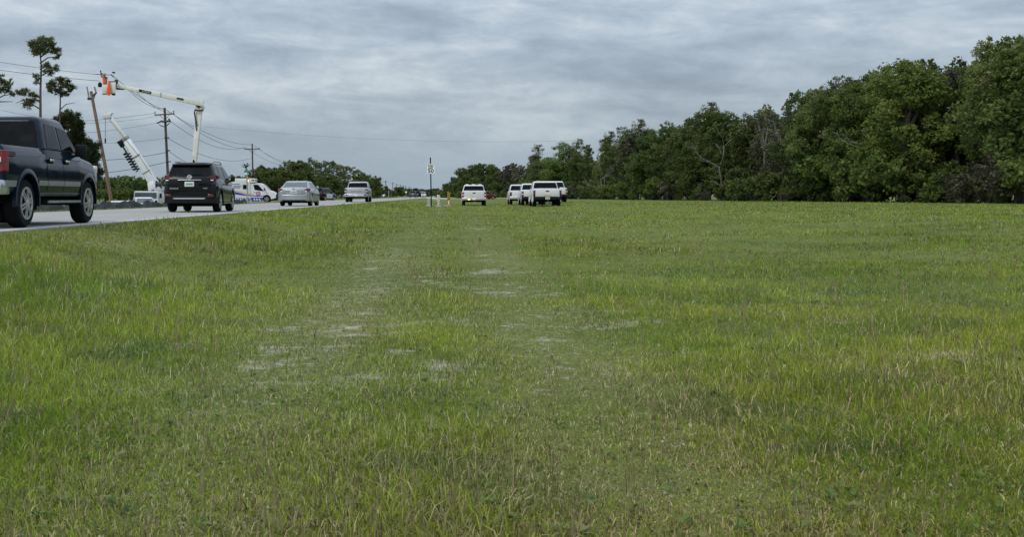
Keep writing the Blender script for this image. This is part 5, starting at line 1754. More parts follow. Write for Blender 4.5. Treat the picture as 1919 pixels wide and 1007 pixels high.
for sx in (-1, 1):
    for yy in (2.2, 6.6):
        wheel(root, sx * 0.92, yy, 0.46, 0.28, 5, M['steel'], 'bigt2')
    obj('taillight', MB().box((sx * 1.0, 0.49, 0.95), (0.16, 0.05, 0.3)), M['tail'], root, bevel=0.01)
t0 = Lb(363.5, 326, 2.6)
obj('turret', MB().lathe([(0.5, -1.0), (0.45, -0.2), (0.6, -0.15), (0.6, 0.2)], (t0.x, t0.y, 2.0), 'z', 18), M['white'], root)
lb_ = obj('lower_boom', MB().beam(Lb(361.5, 330, 2.6), Lb(374.5, 198, 2.6), 0.40, 0.52, 0.42, 0.55, up=Vector((0, 1, 0))), M['boom'], root, bevel=0.04)
for t_ in (0.12, 0.19, 0.26):
    a_, b_ = Lb(361.5, 330, 2.6).lerp(Lb(374.5, 198, 2.6), t_), Lb(361.5, 330, 2.6).lerp(Lb(374.5, 198, 2.6), t_ + 0.012)
    obj('boom_band', MB().beam(a_, b_, 0.46, 0.46, 0.47, 0.47, up=Vector((0, 1, 0))), M['hose'], lb_)
kn = MB().lathe([(0.30, -0.38), (0.36, -0.34), (0.36, 0.34), (0.30, 0.38)], Lb(375, 201, 2.6), 'y', 18)
kn.box(Lb(374, 207, 2.6), (0.6, 0.5, 0.18))
obj('elbow', kn, M['boom'], lb_, bevel=0.03)
obj('elbow_pin', MB().lathe([(0.14, -0.44), (0.14, 0.44)], Lb(374, 200, 2.6), 'y', 12), M['darksteel'], lb_)
obj('elbow_strap', MB().tube([Lb(364.5, 205.5, 2.1), Lb(370, 207, 2.1), Lb(381, 206.5, 2.1)], 0.07, 6), M['darksteel'], lb_)
obj('hydraulic_hose', MB().tube([Lb(366, 206, 2.2), Lb(364, 211, 2.2), Lb(366.5, 226, 2.2), Lb(367, 236, 2.2), Lb(369, 246, 2.4)], 0.06, 6).tube([Lb(364.5, 206, 2.2), Lb(366, 218, 2.2), Lb(369, 232, 2.2), Lb(369.5, 238, 2.4)], 0.04, 6), M['wire'], lb_)
ub0, ub1 = Lb(381, 194.5, 2.2), Lb(238, 164.5, 2.2)
ubm = obj('upper_boom', MB().beam(ub0, ub1, 0.42, 0.34, 0.50, 0.33), M['boom'], root, bevel=0.03)
obj('boom_tip', MB().beam(Lb(240, 165, 2.2), Lb(219, 160.5, 2.2), 0.30, 0.40, 0.30, 0.42), M['boom'], ubm, bevel=0.03)
obj('boom_bracket', MB().beam(Lb(233, 167.2, 2.1), Lb(218, 166.5, 2.1), 0.12, 0.3, 0.10, 0.12), M['darksteel'], ubm)
def along(t0_, t1_, wd, m, nm, par):
    return obj(nm, MB().beam(ub0.lerp(ub1, t0_), ub0.lerp(ub1, t1_), 0.44, 0.44, wd, wd), m, par)
dk = along(0.68, 0.84, 0.20, M['signblack'], 'maker_band', ubm)
a_ = ub0.lerp(ub1, 0.695); b_ = ub0.lerp(ub1, 0.80)
lt = MB()
for k in range(6):
    p0, p1 = a_.lerp(b_, k / 6), a_.lerp(b_, (k + 0.6) / 6)
    lt.beam(p0, p1, 0.455, 0.455, 0.05, 0.05)
obj('maker_lettering', lt, M['clearlens'], dk)
dk2 = along(0.255, 0.345, 0.17, M['darksteel'], 'maker_band', ubm)
along(0.55, 0.56, 0.40, M['steel'], 'boom_joint', ubm)
obj('jib_mount', MB().beam(Lb(217.5, 149, 2.2), Lb(218.5, 165, 2.2), 0.3, 0.35), M['darksteel'], ubm, bevel=0.02)
# two-man bucket: tall right half, low left half
bk = MB()
def tub(px0, px1, py0, py1, dd0, dd1):
    q0 = [Lb(px0, py1, dd0), Lb(px1, py1, dd0), Lb(px1, py1, dd1), Lb(px0, py1, dd1)]
    z1 = Lb(px0, py0, dd0).z; z0 = q0[0].z
    c = sum(q0, Vector()) / 4
    ring = lambda k, z: [Vector((c.x + (v.x - c.x) * k, c.y + (v.y - c.y) * k, z)) for v in q0]
    return [ring(0.93, z0), ring(1.0, z1), ring(0.93, z1), ring(0.87, z0 + 0.08)]
bk_o = obj('bucket', MB().loft(tub(203, 217, 153, 174.5, 1.4, 2.9)), M['boom'], ubm, bevel=0.02)
obj('bucket_well', MB().loft(tub(191.2, 203.4, 158, 175, 1.4, 2.9)), M['boom'], bk_o, bevel=0.02)
obj('bucket_rim', MB().tube([Lb(203, 152.8, 1.4), Lb(217.2, 152.6, 1.4), Lb(217.2, 152.6, 2.9), Lb(203, 152.8, 2.9), Lb(203, 152.8, 1.4)], 0.045, 6), M['darksteel'], bk_o)
obj('bucket_step', MB().box(Lb(213, 176.3, 2.0), (0.24, 0.3, 0.2)), M['plastic'], bk_o)
obj('jib_pole', MB().tube([Lb(214.2, 155, 1.6), Lb(213.8, 137, 1.6)], 0.045, 6), M['boom'], bk_o)
obj('jib_head', MB().box(Lb(213, 135.7, 1.6), (0.26, 0.2, 0.11)), M['plastic'], bk_o, bevel=0.02)
obj('jib_hook', MB().tube([Lb(209, 139, 1.6), Lb(209, 140.5, 1.6), Lb(214, 144.5, 1.6)], 0.05, 6), M['darksteel'], bk_o)
put_root_b = root
# orange cover hung over the bucket edge
sh = MB()
rings = []
for k, (x0, x1, y) in enumerate(((203.0, 205.5, 153), (202.0, 206.5, 158), (200.8, 207.5, 166), (200.0, 208.5, 172), (200.5, 207.5, 176), (203.5, 205.5, 179.3))):
    rings.append([Lb(x0, y, 1.28), Lb((x0 + x1) / 2, y, 1.20 if k % 2 else 1.26), Lb(x1, y, 1.28), Lb(x1, y, 1.34), Lb(x0, y, 1.34)])
sh.loft(rings)
cov = obj('rubber_blanket', sh, M['orange'], None, loc=base, smooth=50)
tag(cov, 'orange blanket hung over the side of the raised bucket', 'blanket')


# worker standing in the low half of the bucket
def worker():
    b0 = Lb(197, 175, 2.1)
    o = Lb(197, 175, 2.1) + base
    root_ = thing('person', 'worker in orange vest and tan hard hat reaching up from the raised bucket', 'person', o)
    me = bpy.data.meshes.new('body')
    V = [(0, 0, .92), (0, 0, 1.15), (0, -.02, 1.38), (0, -.02, 1.50), (-.03, -.03, 1.60), (-.04, -.03, 1.70),
         (-.18, -.02, 1.42), (-.34, -.10, 1.55), (-.36, -.14, 1.80), (-.37, -.15, 1.89),
         (.18, -.02, 1.42), (.10, -.26, 1.40), (-.12, -.34, 1.60), (-.19, -.34, 1.66),
         (-.10, 0, .86), (-.11, .0, .48), (-.11, .02, .10), (-.11, -.10, .06),
         (.10, 0, .86), (.11, .0, .48), (.11, .02, .10), (.11, -.10, .06)]
    E = [(0, 1), (1, 2), (2, 3), (3, 4), (4, 5), (2, 6), (6, 7), (7, 8), (8, 9), (2, 10), (10, 11), (11, 12), (12, 13), (0, 14), (14, 15), (15, 16), (16, 17), (0, 18), (18, 19), (19, 20), (20, 21)]
    rad = [.15, .15, .16, .06, .095, .085, .075, .055, .045, .04, .075, .055, .045, .04, .10, .075, .05, .045, .10, .075, .05, .045]
    me.from_pydata(V, E, [])
    ob = bpy.data.objects.new('body', me); COL.objects.link(ob)
    sk = ob.modifiers.new('skin', 'SKIN')
    for i, r in enumerate(rad):
        me.skin_vertices[0].data[i].radius = (r, r * (0.75 if i < 3 else 1))
    me.skin_vertices[0].data[0].use_root = True
    ss = ob.modifiers.new('sub', 'SUBSURF'); ss.levels = 2
    bpy.context.view_layer.update()
    m2 = bpy.data.meshes.new_from_object(ob.evaluated_get(bpy.context.evaluated_depsgraph_get()))
    bpy.data.objects.remove(ob)
    m2.name = 'body'
    m2.materials.clear()
    for m_ in (M['shirt'], M['jeans'], M['skin']):
        m2.materials.append(m_)
    for pl in m2.polygons:
        c = pl.center
        pl.material_index = 1 if c.z < 0.92 else (2 if (c.z > 1.49 and abs(c.x + .03) < .14 and c.y > -.2) or c.z > 1.80 and c.x < -.25 else 0)
    m2.shade_smooth()
    bo_ = bpy.data.objects.new('body', m2); COL.objects.link(bo_); bo_.parent = root_
    vest = MB().loft([[(w_ * math.cos(a), -.01 + dp * math.sin(a), z) for a in [2 * math.pi * k / 16 for k in range(16)]] for z, w_, dp in ((.86, .20, .17), (1.1, .20, .165), (1.32, .225, .165), (1.45, .17, .13), (1.5, .09, .08))])
    obj('vest', vest, M['orange'], root_, smooth=60)
    hh = MB().lathe([(.15, -.0), (.135, .01), (.125, .07), (.09, .12), (.02, .14)], (-.04, -.03, 1.71), 'z', 16)
    obj('hard_hat', hh, M['hat'], root_, smooth=50)
    fa = MB()
    for sx in (-1, 1):
        fa.lathe([(.014, -.005), (.014, .005)], (-.04 + sx * .035, -.125, 1.66), 'y', 8)
    obj('eyes', fa, M['signblack'], root_)
    obj('nose', MB().loft([[(-.052, -.118, 1.655), (-.028, -.118, 1.655), (-.04, -.118, 1.66)], [(-.056, -.118, 1.62), (-.024, -.118, 1.62), (-.04, -.15, 1.625)]]), M['skin'], root_)
    for (hx_, hy_, hz_), dirz in (((-.37, -.15, 1.90), 1), ((-.21, -.35, 1.68), 1)):
        gl = MB().box((hx_, hy_, hz_ + .03), (.09, .05, .10))
        for k in range(4):
            gl.tube([(hx_ - .036 + k * .024, hy_, hz_ + .07), (hx_ - .04 + k * .026, hy_ - .02, hz_ + .12 + (.012 if k in (1, 2) else 0)), (hx_ - .04 + k * .026, hy_ - .05, hz_ + .14)], [.013, .012, .010], 6)
        gl.tube([(hx_ + .04, hy_, hz_ + .01), (hx_ + .075, hy_ - .02, hz_ + .05), (hx_ + .075, hy_ - .05, hz_ + .085)], [.015, .014, .011], 6)
        obj('glove', gl, M['plastic'], root_, smooth=50)
    return root_
worker()
tb = obj('tool_bag', MB().lathe([(0.05, 0.22), (0.16, 0.15), (0.19, -0.05), (0.15, -0.2), (0.05, -0.22)], (0, 0, 0), 'z', 14), M['plastic'], None, loc=W(187.3, 158.5, d_b + 1.6))
tag(tb, 'small black tool bag hanging off the left side of the raised bucket', 'bag')

# ------------------------------------------------------------------ utility poles
def pole(px_top, py_top, px_bot, d, label, group=None, arms=(), r0=0.16, r1=0.11, m=None, tilt=0.0, base_z=None):
    pt = W(px_top, py_top, d)
    pb = W(px_bot, 0, d)
    bz_ = float(zg(pb.x, pb.y)) if base_z is None else base_z
    root_ = thing('utility_pole', label, 'utility pole', (pb.x, pb.y, bz_), group=group)
    o = Vector((pb.x, pb.y, bz_))
    top = pt - o
    obj('pole_shaft', MB().tube([(0, 0, -0.5), top * 0.33, top * 0.66, top], [r0, r0 - (r0 - r1) * .33, r0 - (r0 - r1) * .66, r1], 12), m or M['wood'], root_)
    for (dz, half, ins, tl_) in arms:
        c = top * ((top.z - dz) / top.z)
        arm = obj('crossarm', MB().box((0, 0, 0), (2 * half, 0.13, 0.15)), M['wood'], root_, bevel=0.012)
        arm.location = c + Vector((0, -0.18, 0)); arm.rotation_euler = (0, R(tl_), 0)
        for x in ins:
            obj('insulator', MB().lathe([(0.03, 0.06), (0.03, 0.18), (0.10, 0.2), (0.11, 0.27), (0.06, 0.3), (0.09, 0.33), (0.09, 0.40), (0.03, 0.46)], (x, 0, 0), 'z', 10), M['ceramic'], arm)
        br = MB()
        for sx in (-1, 1):
            br.beam((0, -0.03, -0.75), (sx * half * 0.5, -0.03, -0.05), 0.05, 0.05)
        obj('arm_brace', br, M['wood'], arm)
    return root_, o + top


# leaning pole
P0, P0top = pole(170.5, 171, 214.5, 127, 'leaning brown wooden utility pole with empty pin arms beside the raised bucket', r0=0.20, r1=0.16, m=M['newwood'], base_z=-1.5)
o0 = P0.location
for a, b in (((172, 184), (163, 163)), ((171, 190), (167, 180)), ((173, 181), (180, 173)), ((180, 173), (177.5, 162)), ((176, 188), (180, 173))):
    pass
brk = MB()
q_ = lambda x, y: W(x, y, 127) - o0
brk.tube([q_(167, 187), q_(165.5, 176), q_(162.8, 162)], [0.07, 0.09, 0.08], 7)
obj('insulator', brk, M['ceramic'], P0)
obj('bracket', MB().tube([q_(172, 182), q_(180.5, 173.5)], 0.11, 7).tube([q_(174, 190), q_(178, 178), q_(180.5, 173.5)], 0.05, 6), M['darksteel'], P0)
obj('insulator', MB().tube([q_(180.5, 174.5), q_(177, 162)], [0.10, 0.08], 7), M['ceramic'], P0)
obj('pole_bracket', MB().box(q_(167.5, 185), (0.35, 0.3, 0.25)), M['darksteel'], P0)

P1, P1top = pole(308.5, 202, 317.5, 154, 'tall utility pole with a main crossarm and a second lower bracket above the black SUV', arms=((0.85, 1.32, (-1.25, 1.2), -3.0),), r0=0.19, r1=0.15, base_z=-1.0)
o1 = P1.location
q_ = lambda x, y: W(x, y, 153.6) - o1
obj('cutout', MB().tube([q_(294, 231), q_(303, 227)], 0.10, 7).tube([q_(301, 227), q_(310, 228), q_(319, 226)], 0.13, 8).tube([q_(316, 222), q_(320, 229)], 0.10, 7), M['darksteel'], P1)
obj('bracket', MB().tube([q_(303, 236), q_(310, 238), q_(318, 230)], 0.06, 6).tube([q_(298, 233), q_(304, 237)], 0.05, 6), M['darksteel'], P1)
for yy_ in (258, 282, 303):
    obj('cable_clamp', MB().box(q_(308.5 + (yy_ - 202) * 0.075, yy_), (0.55, 0.4, 0.12)), M['darksteel'], P1)
P2, P2top = pole(472.5, 269.5, 475, 250, 'utility pole with a reddish crossarm rising behind the ambulance', arms=((1.15, 1.6, (-1.5, 1.5), 0.0),), r0=0.19, r1=0.14)
P3, P3top = pole(564, 300, 566, 340, 'utility pole with a small offset arm rising above the pine wood behind the sedan', arms=((0.8, 1.4, (-1.2, 1.2), 0.0), (2.6, 1.0, (-0.9,), 0.0)), r0=0.2, r1=0.15)
PLG = 'utility poles shrinking towards the end of the road'
fp = [(697.5, 335), (713, 337.5), (722.8, 338), (736, 341.5), (743.4, 344.5), (750, 345.5), (755.5, 347), (760, 348.5), (767, 349), (771.5, 352), (776, 353), (781, 354)]
plast = P3top
fpt = []
for i, (x, y) in enumerate(fp):
    d = F * 10.4 / (HY - y)
    r_, tp_ = pole(x, y, x, d, 'distant utility pole with one crossarm in the line down the road', PLG, arms=((1.0, 1.5, (-1.3, 1.3), 0.0),) if i < 9 else ((1.0, 1.8, (), 0.0),), r0=0.26, r1=0.22)
    fpt.append(tp_)

# ------------------------------------------------------------------ wires
WGp = 'overhead cables between the poles'
def cable(p0, p1, sag, label, r=0.030, m=None, n=14, group=WGp, name='cable'):
    p0, p1 = Vector(p0), Vector(p1)
    pts = []
    for i in range(n + 1):
        t = i / n
        p_ = p0.lerp(p1, t); p_.z -= 4 * sag * t * (1 - t)
        pts.append(p_ - p0)
    if name == 'cable':
        r *= 0.78
    o = obj(name, MB().tube(pts, r, 5), m or M['wire'], None, loc=p0)
    return tag(o, label, 'cable', group)

cable(W(-60, 106, 104), W(184, 139.5, 106.6), 0.12, 'upper of the two cables crossing the tall pine to the bucket', 0.022)
cable(W(-60, 122, 104), W(187, 151.5, 106.6), 0.12, 'lower of the two cables crossing the tall pine to the bucket', 0.026)
cable(W(178, 138.6, 106.5), W(209, 140.3, 106.5), 0.0, 'short taut cable held over the bucket by the jib', 0.035)
cable(W(213, 143, 106.5), W(307, 205, 154), 0.35, 'cable sloping from the bucket jib down to the top of the tall pole', 0.034)
cable(W(240, 167.5, 108), W(306, 203, 154), 0.5, 'slack cable running from under the boom to the top of the tall pole', 0.03)
cable(W(255, 171, 108), W(322.5, 211, 154), 0.5, 'second slack cable from under the boom to the crossarm end', 0.03)
for (a, b, db_, sg, lb_) in (((309, 204), (472, 271), 250, 1.2, 'topmost cable from the tall pole to the pole behind the ambulance'),
                             ((322, 212), (483, 277), 250, 1.7, 'crossarm cable from the tall pole to the pole behind the ambulance'),
                             ((321, 228), (458, 276), 250, 1.6, 'lower bracket cable from the tall pole to the pole behind the ambulance'),
                             ((313, 258), (472, 296), 250, 1.6, 'mid-height cable between the tall pole and the pole behind the ambulance'),
                             ((316, 283), (400, 320), 200, 0.6, 'low cable passing down behind the roof of the black SUV')):
    cable(W(a[0], a[1], 154), W(b[0], b[1], db_), sg, lb_, 0.038)
for (a, b, sg, lb_, rr_) in (((-40, 231), (290, 212), 0.5, 'faint cable from the far left to the left end of the tall pole crossarm', 0.026), ((-40, 246), (300, 229), 0.9, 'cable from the far left to the lower bracket of the tall pole', 0.024),
                        ((150, 300), (314, 285), 0.35, 'thick lower cable passing behind the leaning pole', 0.04), ((150, 327), (315, 303), 0.3, 'lowest thick cable passing behind the leaning pole', 0.045), ((175, 268), (309, 259), 0.2, 'thin cable at mid height behind the boom', 0.02)):
    cable(W(a[0], a[1], 150), W(b[0], b[1], 154), sg, lb_, rr_)
cable(W(0, 206, 125), W(168, 231, 126), 0.15, 'thin cable carrying the tan line guard', 0.018)
cable(W(168, 231, 126), W(312, 214, 154), 0.2, 'thin cable from the leaning pole towards the tall pole', 0.016)
lg = cable(W(106, 228.0, 125.4), W(160, 230.3, 125.9), 0.03, 'tan line guard sleeve on the cable in front of the cedar', 0.11, M['hose'], group=None, name='line_guard')
lg['category'] = 'line guard'
lg2 = cable(W(155, 267.0, 125.4), W(168, 267.4, 125.4), 0.0, 'short pale line guard in front of the cedar', 0.07, M['hose'], group=None, name='line_guard')
lg2['category'] = 'line guard'
cable(W(40, 262, 125), W(175, 270, 127), 0.1, 'thin cable carrying the short pale line guard', 0.014)
cable(W(383, 237, 200), W(1090, 263, 215), 1.1, 'single thin cable spanning the sky across to the wood on the right', 0.015)
for k, (a, b) in enumerate((((472.5, 270), (564, 301)), ((483, 277), (572, 307)), ((462, 277), (556, 307)))):
    cable(W(a[0], a[1], 250), W(b[0], b[1], 340), 1.6, ['top', 'right', 'left'][k] + ' cable from the pole behind the ambulance to the pole above the sedan', 0.034)
cable(W(475, 326, 250), W(565, 328, 340), 3.0, 'low sagging cable in front of the pine wood', 0.04)
for k, x in enumerate((-1.3, 1.3)):
    cable(P3top + Vector((x, 0, -0.5)), fpt[0] + Vector((x, 0, -0.6)), 3.5, ['left', 'right'][k] + ' long cable above the pine wood', 0.03)
for i in range(len(fpt) - 1):
    cable(fpt[i] + Vector((1.3, 0, -0.6)), fpt[i + 1] + Vector((1.3, 0, -0.6)), 1.2, 'cable between distant poles down the road', 0.04)

# ------------------------------------------------------------------ signs and road furniture
d_s = 87.5; s_s = F / d_s
pb = W(808.5, 385.5, d_s); pb.z = float(zg(pb.x, pb.y))
root = thing('speed_sign', 'white speed limit 50 sign on a tall dark square post in the grass', 'road sign', pb)
tp = W(806.6, 295, d_s) - pb
obj('post', MB().beam((0, 0, -0.3), tp, 0.085, 0.085, up=Vector((0, 1, 0))), M['signblack'], root)
sc_ = W(807.2, 316.6, d_s) - pb
pn = MB()
def rr2(w, h, r, y, n=4):
    pts = []
    for cx, cz, a0 in ((w - r, h - r, 0), (-w + r, h - r, 90), (-w + r, -h + r, 180), (w - r, -h + r, 270)):
        for k in range(n + 1):
            a = R(a0 + 90 * k / n); pts.append((sc_.x + cx + r * math.cos(a), sc_.y + y, sc_.z + cz + r * math.sin(a)))
    return pts
panel = obj('sign_panel', MB().loft([rr2(.32, .37, .04, -.062), rr2(.32, .37, .04, -.05)]), M['signwhite'], root, smooth=20)
bd = MB(); a_, b_ = rr2(.303, .353, .035, -.066), rr2(.292, .342, .03, -.066)
n_ = len(a_)
a2, b2 = rr2(.303, .353, .035, -.0625), rr2(.292, .342, .03, -.0625)
bd.v = [tuple(v) for v in a_ + b_ + a2 + b2]
bd.f = [(k, (k + 1) % n_, n_ + (k + 1) % n_, n_ + k) for k in range(n_)] + [(k, (k + 1) % n_, 2 * n_ + (k + 1) % n_, 2 * n_ + k) for k in range(n_)]
obj('sign_border', bd, M['signblack'], panel)
text_obj('sign_lettering', 'SPEED', 0.155, M['signblack'], panel, sc_ + Vector((0, -.066, .215)), (R(90), 0, 0), .002, .004, 1.0)
text_obj('sign_lettering', 'LIMIT', 0.155, M['signblack'], panel, sc_ + Vector((0, -.066, .07)), (R(90), 0, 0), .002, .004, 1.0)
text_obj('sign_number', '50', 0.38, M['signblack'], panel, sc_ + Vector((0, -.066, -.16)), (R(90), 0, 0), .002, .008, 1.15)

# green street-name sign near the ambulance
d_g = 100.0
pb = W(464.3, 381, d_g); pb.z = float(zg(pb.x, pb.y))
root = thing('street_sign', 'green street name sign with a pale plate on a grey post before the ambulance', 'street sign', pb)
tp = W(463, 318, d_g) - pb
obj('post', MB().beam((0, 0, -0.3), tp, 0.10, 0.10, up=Vector((0, 1, 0))), M['steel'], root)
obj('name_blade', MB().box(W(462.3, 322, d_g) - pb, (0.42, 0.04, 0.22)), M['signgreen'], root)
obj('name_blade', MB().box(W(462.0, 318.4, d_g) - pb + Vector((0, 0, 0.03)), (0.04, 0.5, 0.18)), M['signgreen'], root)
obj('number_plate', MB().box(W(461.5, 327, d_g) - pb + Vector((0, -0.06, 0)), (0.28, 0.02, 0.26)), M['plate_green'], root)
obj('pale_plate', MB().box(W(460.8, 325.6, d_g) - pb + Vector((0, -0.075, 0)), (0.2, 0.012, 0.14)), M['signwhite'], root)
for (px_, py_, dd) in ((470.5, 381, 100), (487.5, 380.5, 104)):
    p_ = W(px_, py_, dd); p_.z = float(zg(p_.x, p_.y))
    r_ = obj('post', MB().lathe([(0.07, -0.2), (0.07, 0.35), (0.05, 0.42)], (0, 0, 0), 'z', 10), M['concrete'], None, loc=p_)
    r_.name = 'marker_post'
    tag(r_, 'short pale post below the ' + ('street sign' if px_ < 480 else 'front of the ambulance'), 'post')

# small far signs
def small_sign(px_, py_, d, size, label, diamond=False, m=None):
    pb_ = W(px_, 0, d); pb_.z = float(zg(pb_.x, pb_.y))
    r_ = thing('road_sign', label, 'road sign', pb_)
    c = W(px_, py_, d) - pb_
    obj('post', MB().beam((0, 0, -0.3), (0, 0, c.z + size * .4), 0.08, 0.08, up=Vector((0, 1, 0))), M['steel'], r_)
    rot = Matrix.Rotation(R(45), 3, 'Y') if diamond else None
    obj('sign_panel', MB().box(c + Vector((0, -0.07, 0)), (size, 0.03, size), rot), m or M['signwhite'], r_)
    return r_
small_sign(718.7, 366.2, 200, 0.26, 'tiny white sign at the road edge below the far poles')
small_sign(761, 360.2, 260, 0.36, 'small pale diamond sign near the distant queue', True)
pb_ = W(728.5, 0, 210); pb_.z = float(zg(pb_.x, pb_.y))
tag(obj('sign_post', MB().beam((0, 0, -0.3), (0, 0, 1.5), 0.09, 0.09, up=Vector((0, 1, 0))), M['steel'], None, loc=pb_), 'bare grey post beside the road below the far poles', 'post')

# channelizing panels and boards beside the speed sign
def channelizer(px_, d, h, label, cols, tiltx=0.0, base_m=None, lit=True, stripe=True):
    pb_ = W(px_, 0, d); pb_.z = float(zg(pb_.x, pb_.y))
    r_ = thing('channelizer', label, 'barricade', pb_)
    r_.rotation_euler = (0, R(tiltx), 0)
    obj('base', MB().box((0, 0, 0.05), (0.44, 0.40, 0.10)).box((0, 0, 0.15), (0.26, 0.24, 0.12)), base_m or M['concrete'], r_, bevel=0.02)
    obj('post', MB().beam((0, 0.02, 0.1), (0, 0.02, h), 0.06, 0.05, up=Vector((0, 1, 0))), M['signwhite'], r_)
    pn_ = obj('panel', MB().box((0, -0.02, h - 0.30), (0.21, 0.03, 0.62)), cols[0], r_, bevel=0.01)
    if stripe:
        for k in range(4):
            z = h - 0.56 + k * 0.155
            obj('stripe', MB().loft([[(-.104, y, z - .04), (.104, y, z + .06), (.104, y, z + .135), (-.104, y, z + .035)] for y in (-0.041, -0.037)]), cols[1], pn_, smooth=0)
    return r_
channelizer(841, 88, 1.12, 'yellow and black striped marker panel standing in the grass', (M['signyellow'], M['signblack']), base_m=M['dull_orange'])
channelizer(821.5, 90, 0.92, 'faded orange and white marker panel right of the speed sign', (M['signwhite'], M['dull_orange']))
channelizer(803, 90, 0.62, 'low weathered marker panel left of the speed sign post', (M['concrete'], M['dull_orange']), 4, stripe=False)
for (x0, x1, dd, wd_) in ((795.5, 812.5, 285, 9.0), (811, 822, 232, 6.0), (829, 838.5, 258, 6.0)):
    flat_quad('track', W(x0, 0, dd), W(x1, 0, dd), wd_, LIME, n=4, lift=0.08)
a_, b_ = W(830, 385.4, 84), W(838, 385.2, 84)
bd_ = obj('board', MB().beam((0, 0, 0), b_ - a_, 0.30, 0.30, 0.06, 0.06), M['concrete'], None, loc=a_, bevel=0.01)
tag(bd_, 'flat pale board lying in the grass below the yellow striped marker', 'board')

# ------------------------------------------------------------------ silt fence along the left verge
root = thing('silt_fence', 'low black sagging silt fence along the far side of the road', 'fence', (-20.0, 50, 0))
fb = MB()
rings = []
N_ = 150
for i in range(N_ + 1):
    y = 50 + 66 * i / N_
    x = -20.0 + 0.25 * math.sin(i * 0.37) + 0.12 * math.sin(i * 1.3)
    g0 = float(zg(x, y))
    top = -0.28 + 0.42 + 0.09 * math.sin(i * 0.52) + 0.05 * math.sin(i * 1.7) + (0.05 if i % 10 == 0 else 0)
    lx = x + 20.0; ly = y - 50
    b_ = 0.08 * math.sin(i * 0.9)
    rings.append([(lx + .10, ly, g0 - 0.1), (lx + .06 + b_, ly, g0 + (top - g0) * .45), (lx + .02 - b_ * .5, ly, g0 + (top - g0) * .75), (lx, ly, top), (lx - .02, ly, top), (lx - .05, ly, g0 - 0.1)])
fb.loft(rings)
obj('fabric', fb, M['fabric'], root, smooth=60)
stm = None
for i in range(0, N_ + 1, 10):
    y = 66 * i / N_
    x = 0.25 * math.sin(i * 0.37) + 0.12 * math.sin(i * 1.3)
    o_ = obj('stake', MB().box((0, 0, 0.0), (0.05, 0.05, 0.95)), M['stake'], root) if stm is None else bpy.data.objects.new('stake', stm)
    if stm is not None:
        COL.objects.link(o_); o_.parent = root
    stm = o_.data
    o_.location = (x - 0.08, y, -0.22)
    o_.rotation_euler = (R(random.uniform(-5, 5)), R(random.uniform(-5, 5)), 0)


# ------------------------------------------------------------------ labels that single out look-alikes by neighbours and order
def px_of(o):
    p = o.matrix_basis.translation
    v = Vector((p.x, p.y, 0))
    return 600 + F * v.dot(RT) / max(1.0, v.dot(FW))


ORD = ['leftmost', 'second from left', 'third from left', 'fourth from left', 'fifth from left', 'sixth from left', 'seventh from left', 'eighth from left', 'ninth from left', 'tenth from left', 'eleventh from left', 'twelfth from left', 'thirteenth from left', 'fourteenth from left', 'fifteenth from left', 'sixteenth from left', 'seventeenth from left']
ZR = [(1030, 'behind the parked pickups'), (1075, 'just right of the pickups'), (1125, 'a little right of the pickups'), (1200, 'well right of the pickups'), (1330, 'in the middle of the wood'), (1500, 'right of the wood middle'), (1700, 'towards the right edge'), (1830, 'near the right edge'), (3000, 'at the right edge')]
ZL = [(440, 'behind the black SUV'), (470, 'left of the street sign'), (500, 'behind the ambulance cab'), (530, 'between ambulance and sedan'), (560, 'behind the sedan left half'), (590, 'behind the sedan right half'), (615, 'behind the patrol SUV'), (645, 'left of the silver pickup'), (670, 'behind the silver pickup left half'), (700, 'behind the silver pickup right half'), (3000, 'among the far poles')]
ZF = [(176, 'behind the blue pickup'), (215, 'left of the leaning pole'), (250, 'right of the leaning pole'), (300, 'behind the boom truck'), (345, 'behind the SUV left half'), (395, 'behind the SUV middle'), (3000, 'behind the SUV right half')]
ZC = [(850, 'left end of the clump'), (885, 'left of the lone pickup'), (915, 'behind the lone pickup'), (3000, 'right of the lone pickup')]
ZQ = [(775, 'left of the queue'), (800, 'behind the queue'), (3000, 'right of the speed sign')]
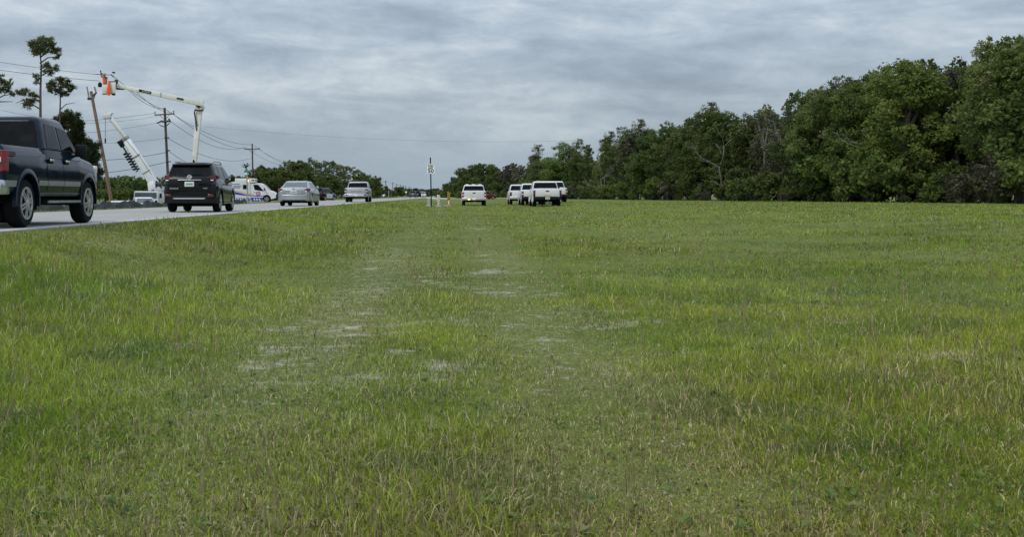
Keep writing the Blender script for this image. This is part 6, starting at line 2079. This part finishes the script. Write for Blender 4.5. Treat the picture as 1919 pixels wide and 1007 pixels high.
SHORT = {'trees in the wood on the right of the field': ('dark green tree in the right wood', ZR),
         'lighter trees in the wood edge': ('light green tree in the right wood', ZR),
         'grey-brown trees in the wood edge': ('grey-brown twiggy tree in the right wood', ZR),
         'pines above the wood edge': ('pine rising above the right wood', ZR),
         'shrubs along the wood edge': ('leafy shrub under the right wood', ZR),
         'low bushes in front of the wood': ('low weedy bush before the right wood', ZR),
         'trees behind the parked pickups': ('low broadleaf tree', [(3000, 'behind the parked pickups')]),
         'trees of the clump behind the lone white pickup': ('round dark tree', ZC),
         'shrubs under the clump': ('dark shrub under the clump', ZC),
         'grey-brown trees left of the wood': ('half bare grey-brown tree', [(3000, 'between clump and wood')]),
         'pines in the wood left of the road': ('slash pine', ZL),
         'bushy trees in the wood left of the road': ('tall bushy tree', ZL),
         'low trees left of the road': ('low bushy tree', ZL),
         'far trees closing the view': ('distant low tree', ZQ),
         'low trees behind the silt fence': ('low bushy tree beyond the silt fence', ZF),
         'shrubs behind the silt fence': ('low shrub beyond the silt fence', ZF),
         'utility poles shrinking towards the end of the road': ('distant one-armed utility pole', [(745, 'of the nearer far poles'), (3000, 'of the farther far poles')])}
bins = {}
for o in list(scene.objects):
    gname = o.get('group')
    if o.parent is None and gname in SHORT:
        x = px_of(o)
        zi = next(i for i, z in enumerate(SHORT[gname][1]) if x <= z[0])
        bins.setdefault((gname, zi), []).append((x, o))
for (gname, zi), lst in bins.items():
    lst.sort(key=lambda t: t[0])
    desc, zones = SHORT[gname]
    for k, (x, o) in enumerate(lst):
        pos = zones[zi][1]
        if len(lst) == 1:
            o['label'] = desc + ' ' + pos
        else:
            od = 'rightmost' if k == len(lst) - 1 else (ORD[k] if k < len(ORD) else 'further right')
            o['label'] = desc + ', ' + od + ' ' + pos
fc = [o for o in scene.objects if o.get('label') == 'cable between distant poles down the road']
for k, o in enumerate(sorted(fc, key=px_of)):
    o['label'] = 'thin cable between distant poles, ' + ('rightmost' if k == len(fc) - 1 else ORD[k]) + ' of those down the road'
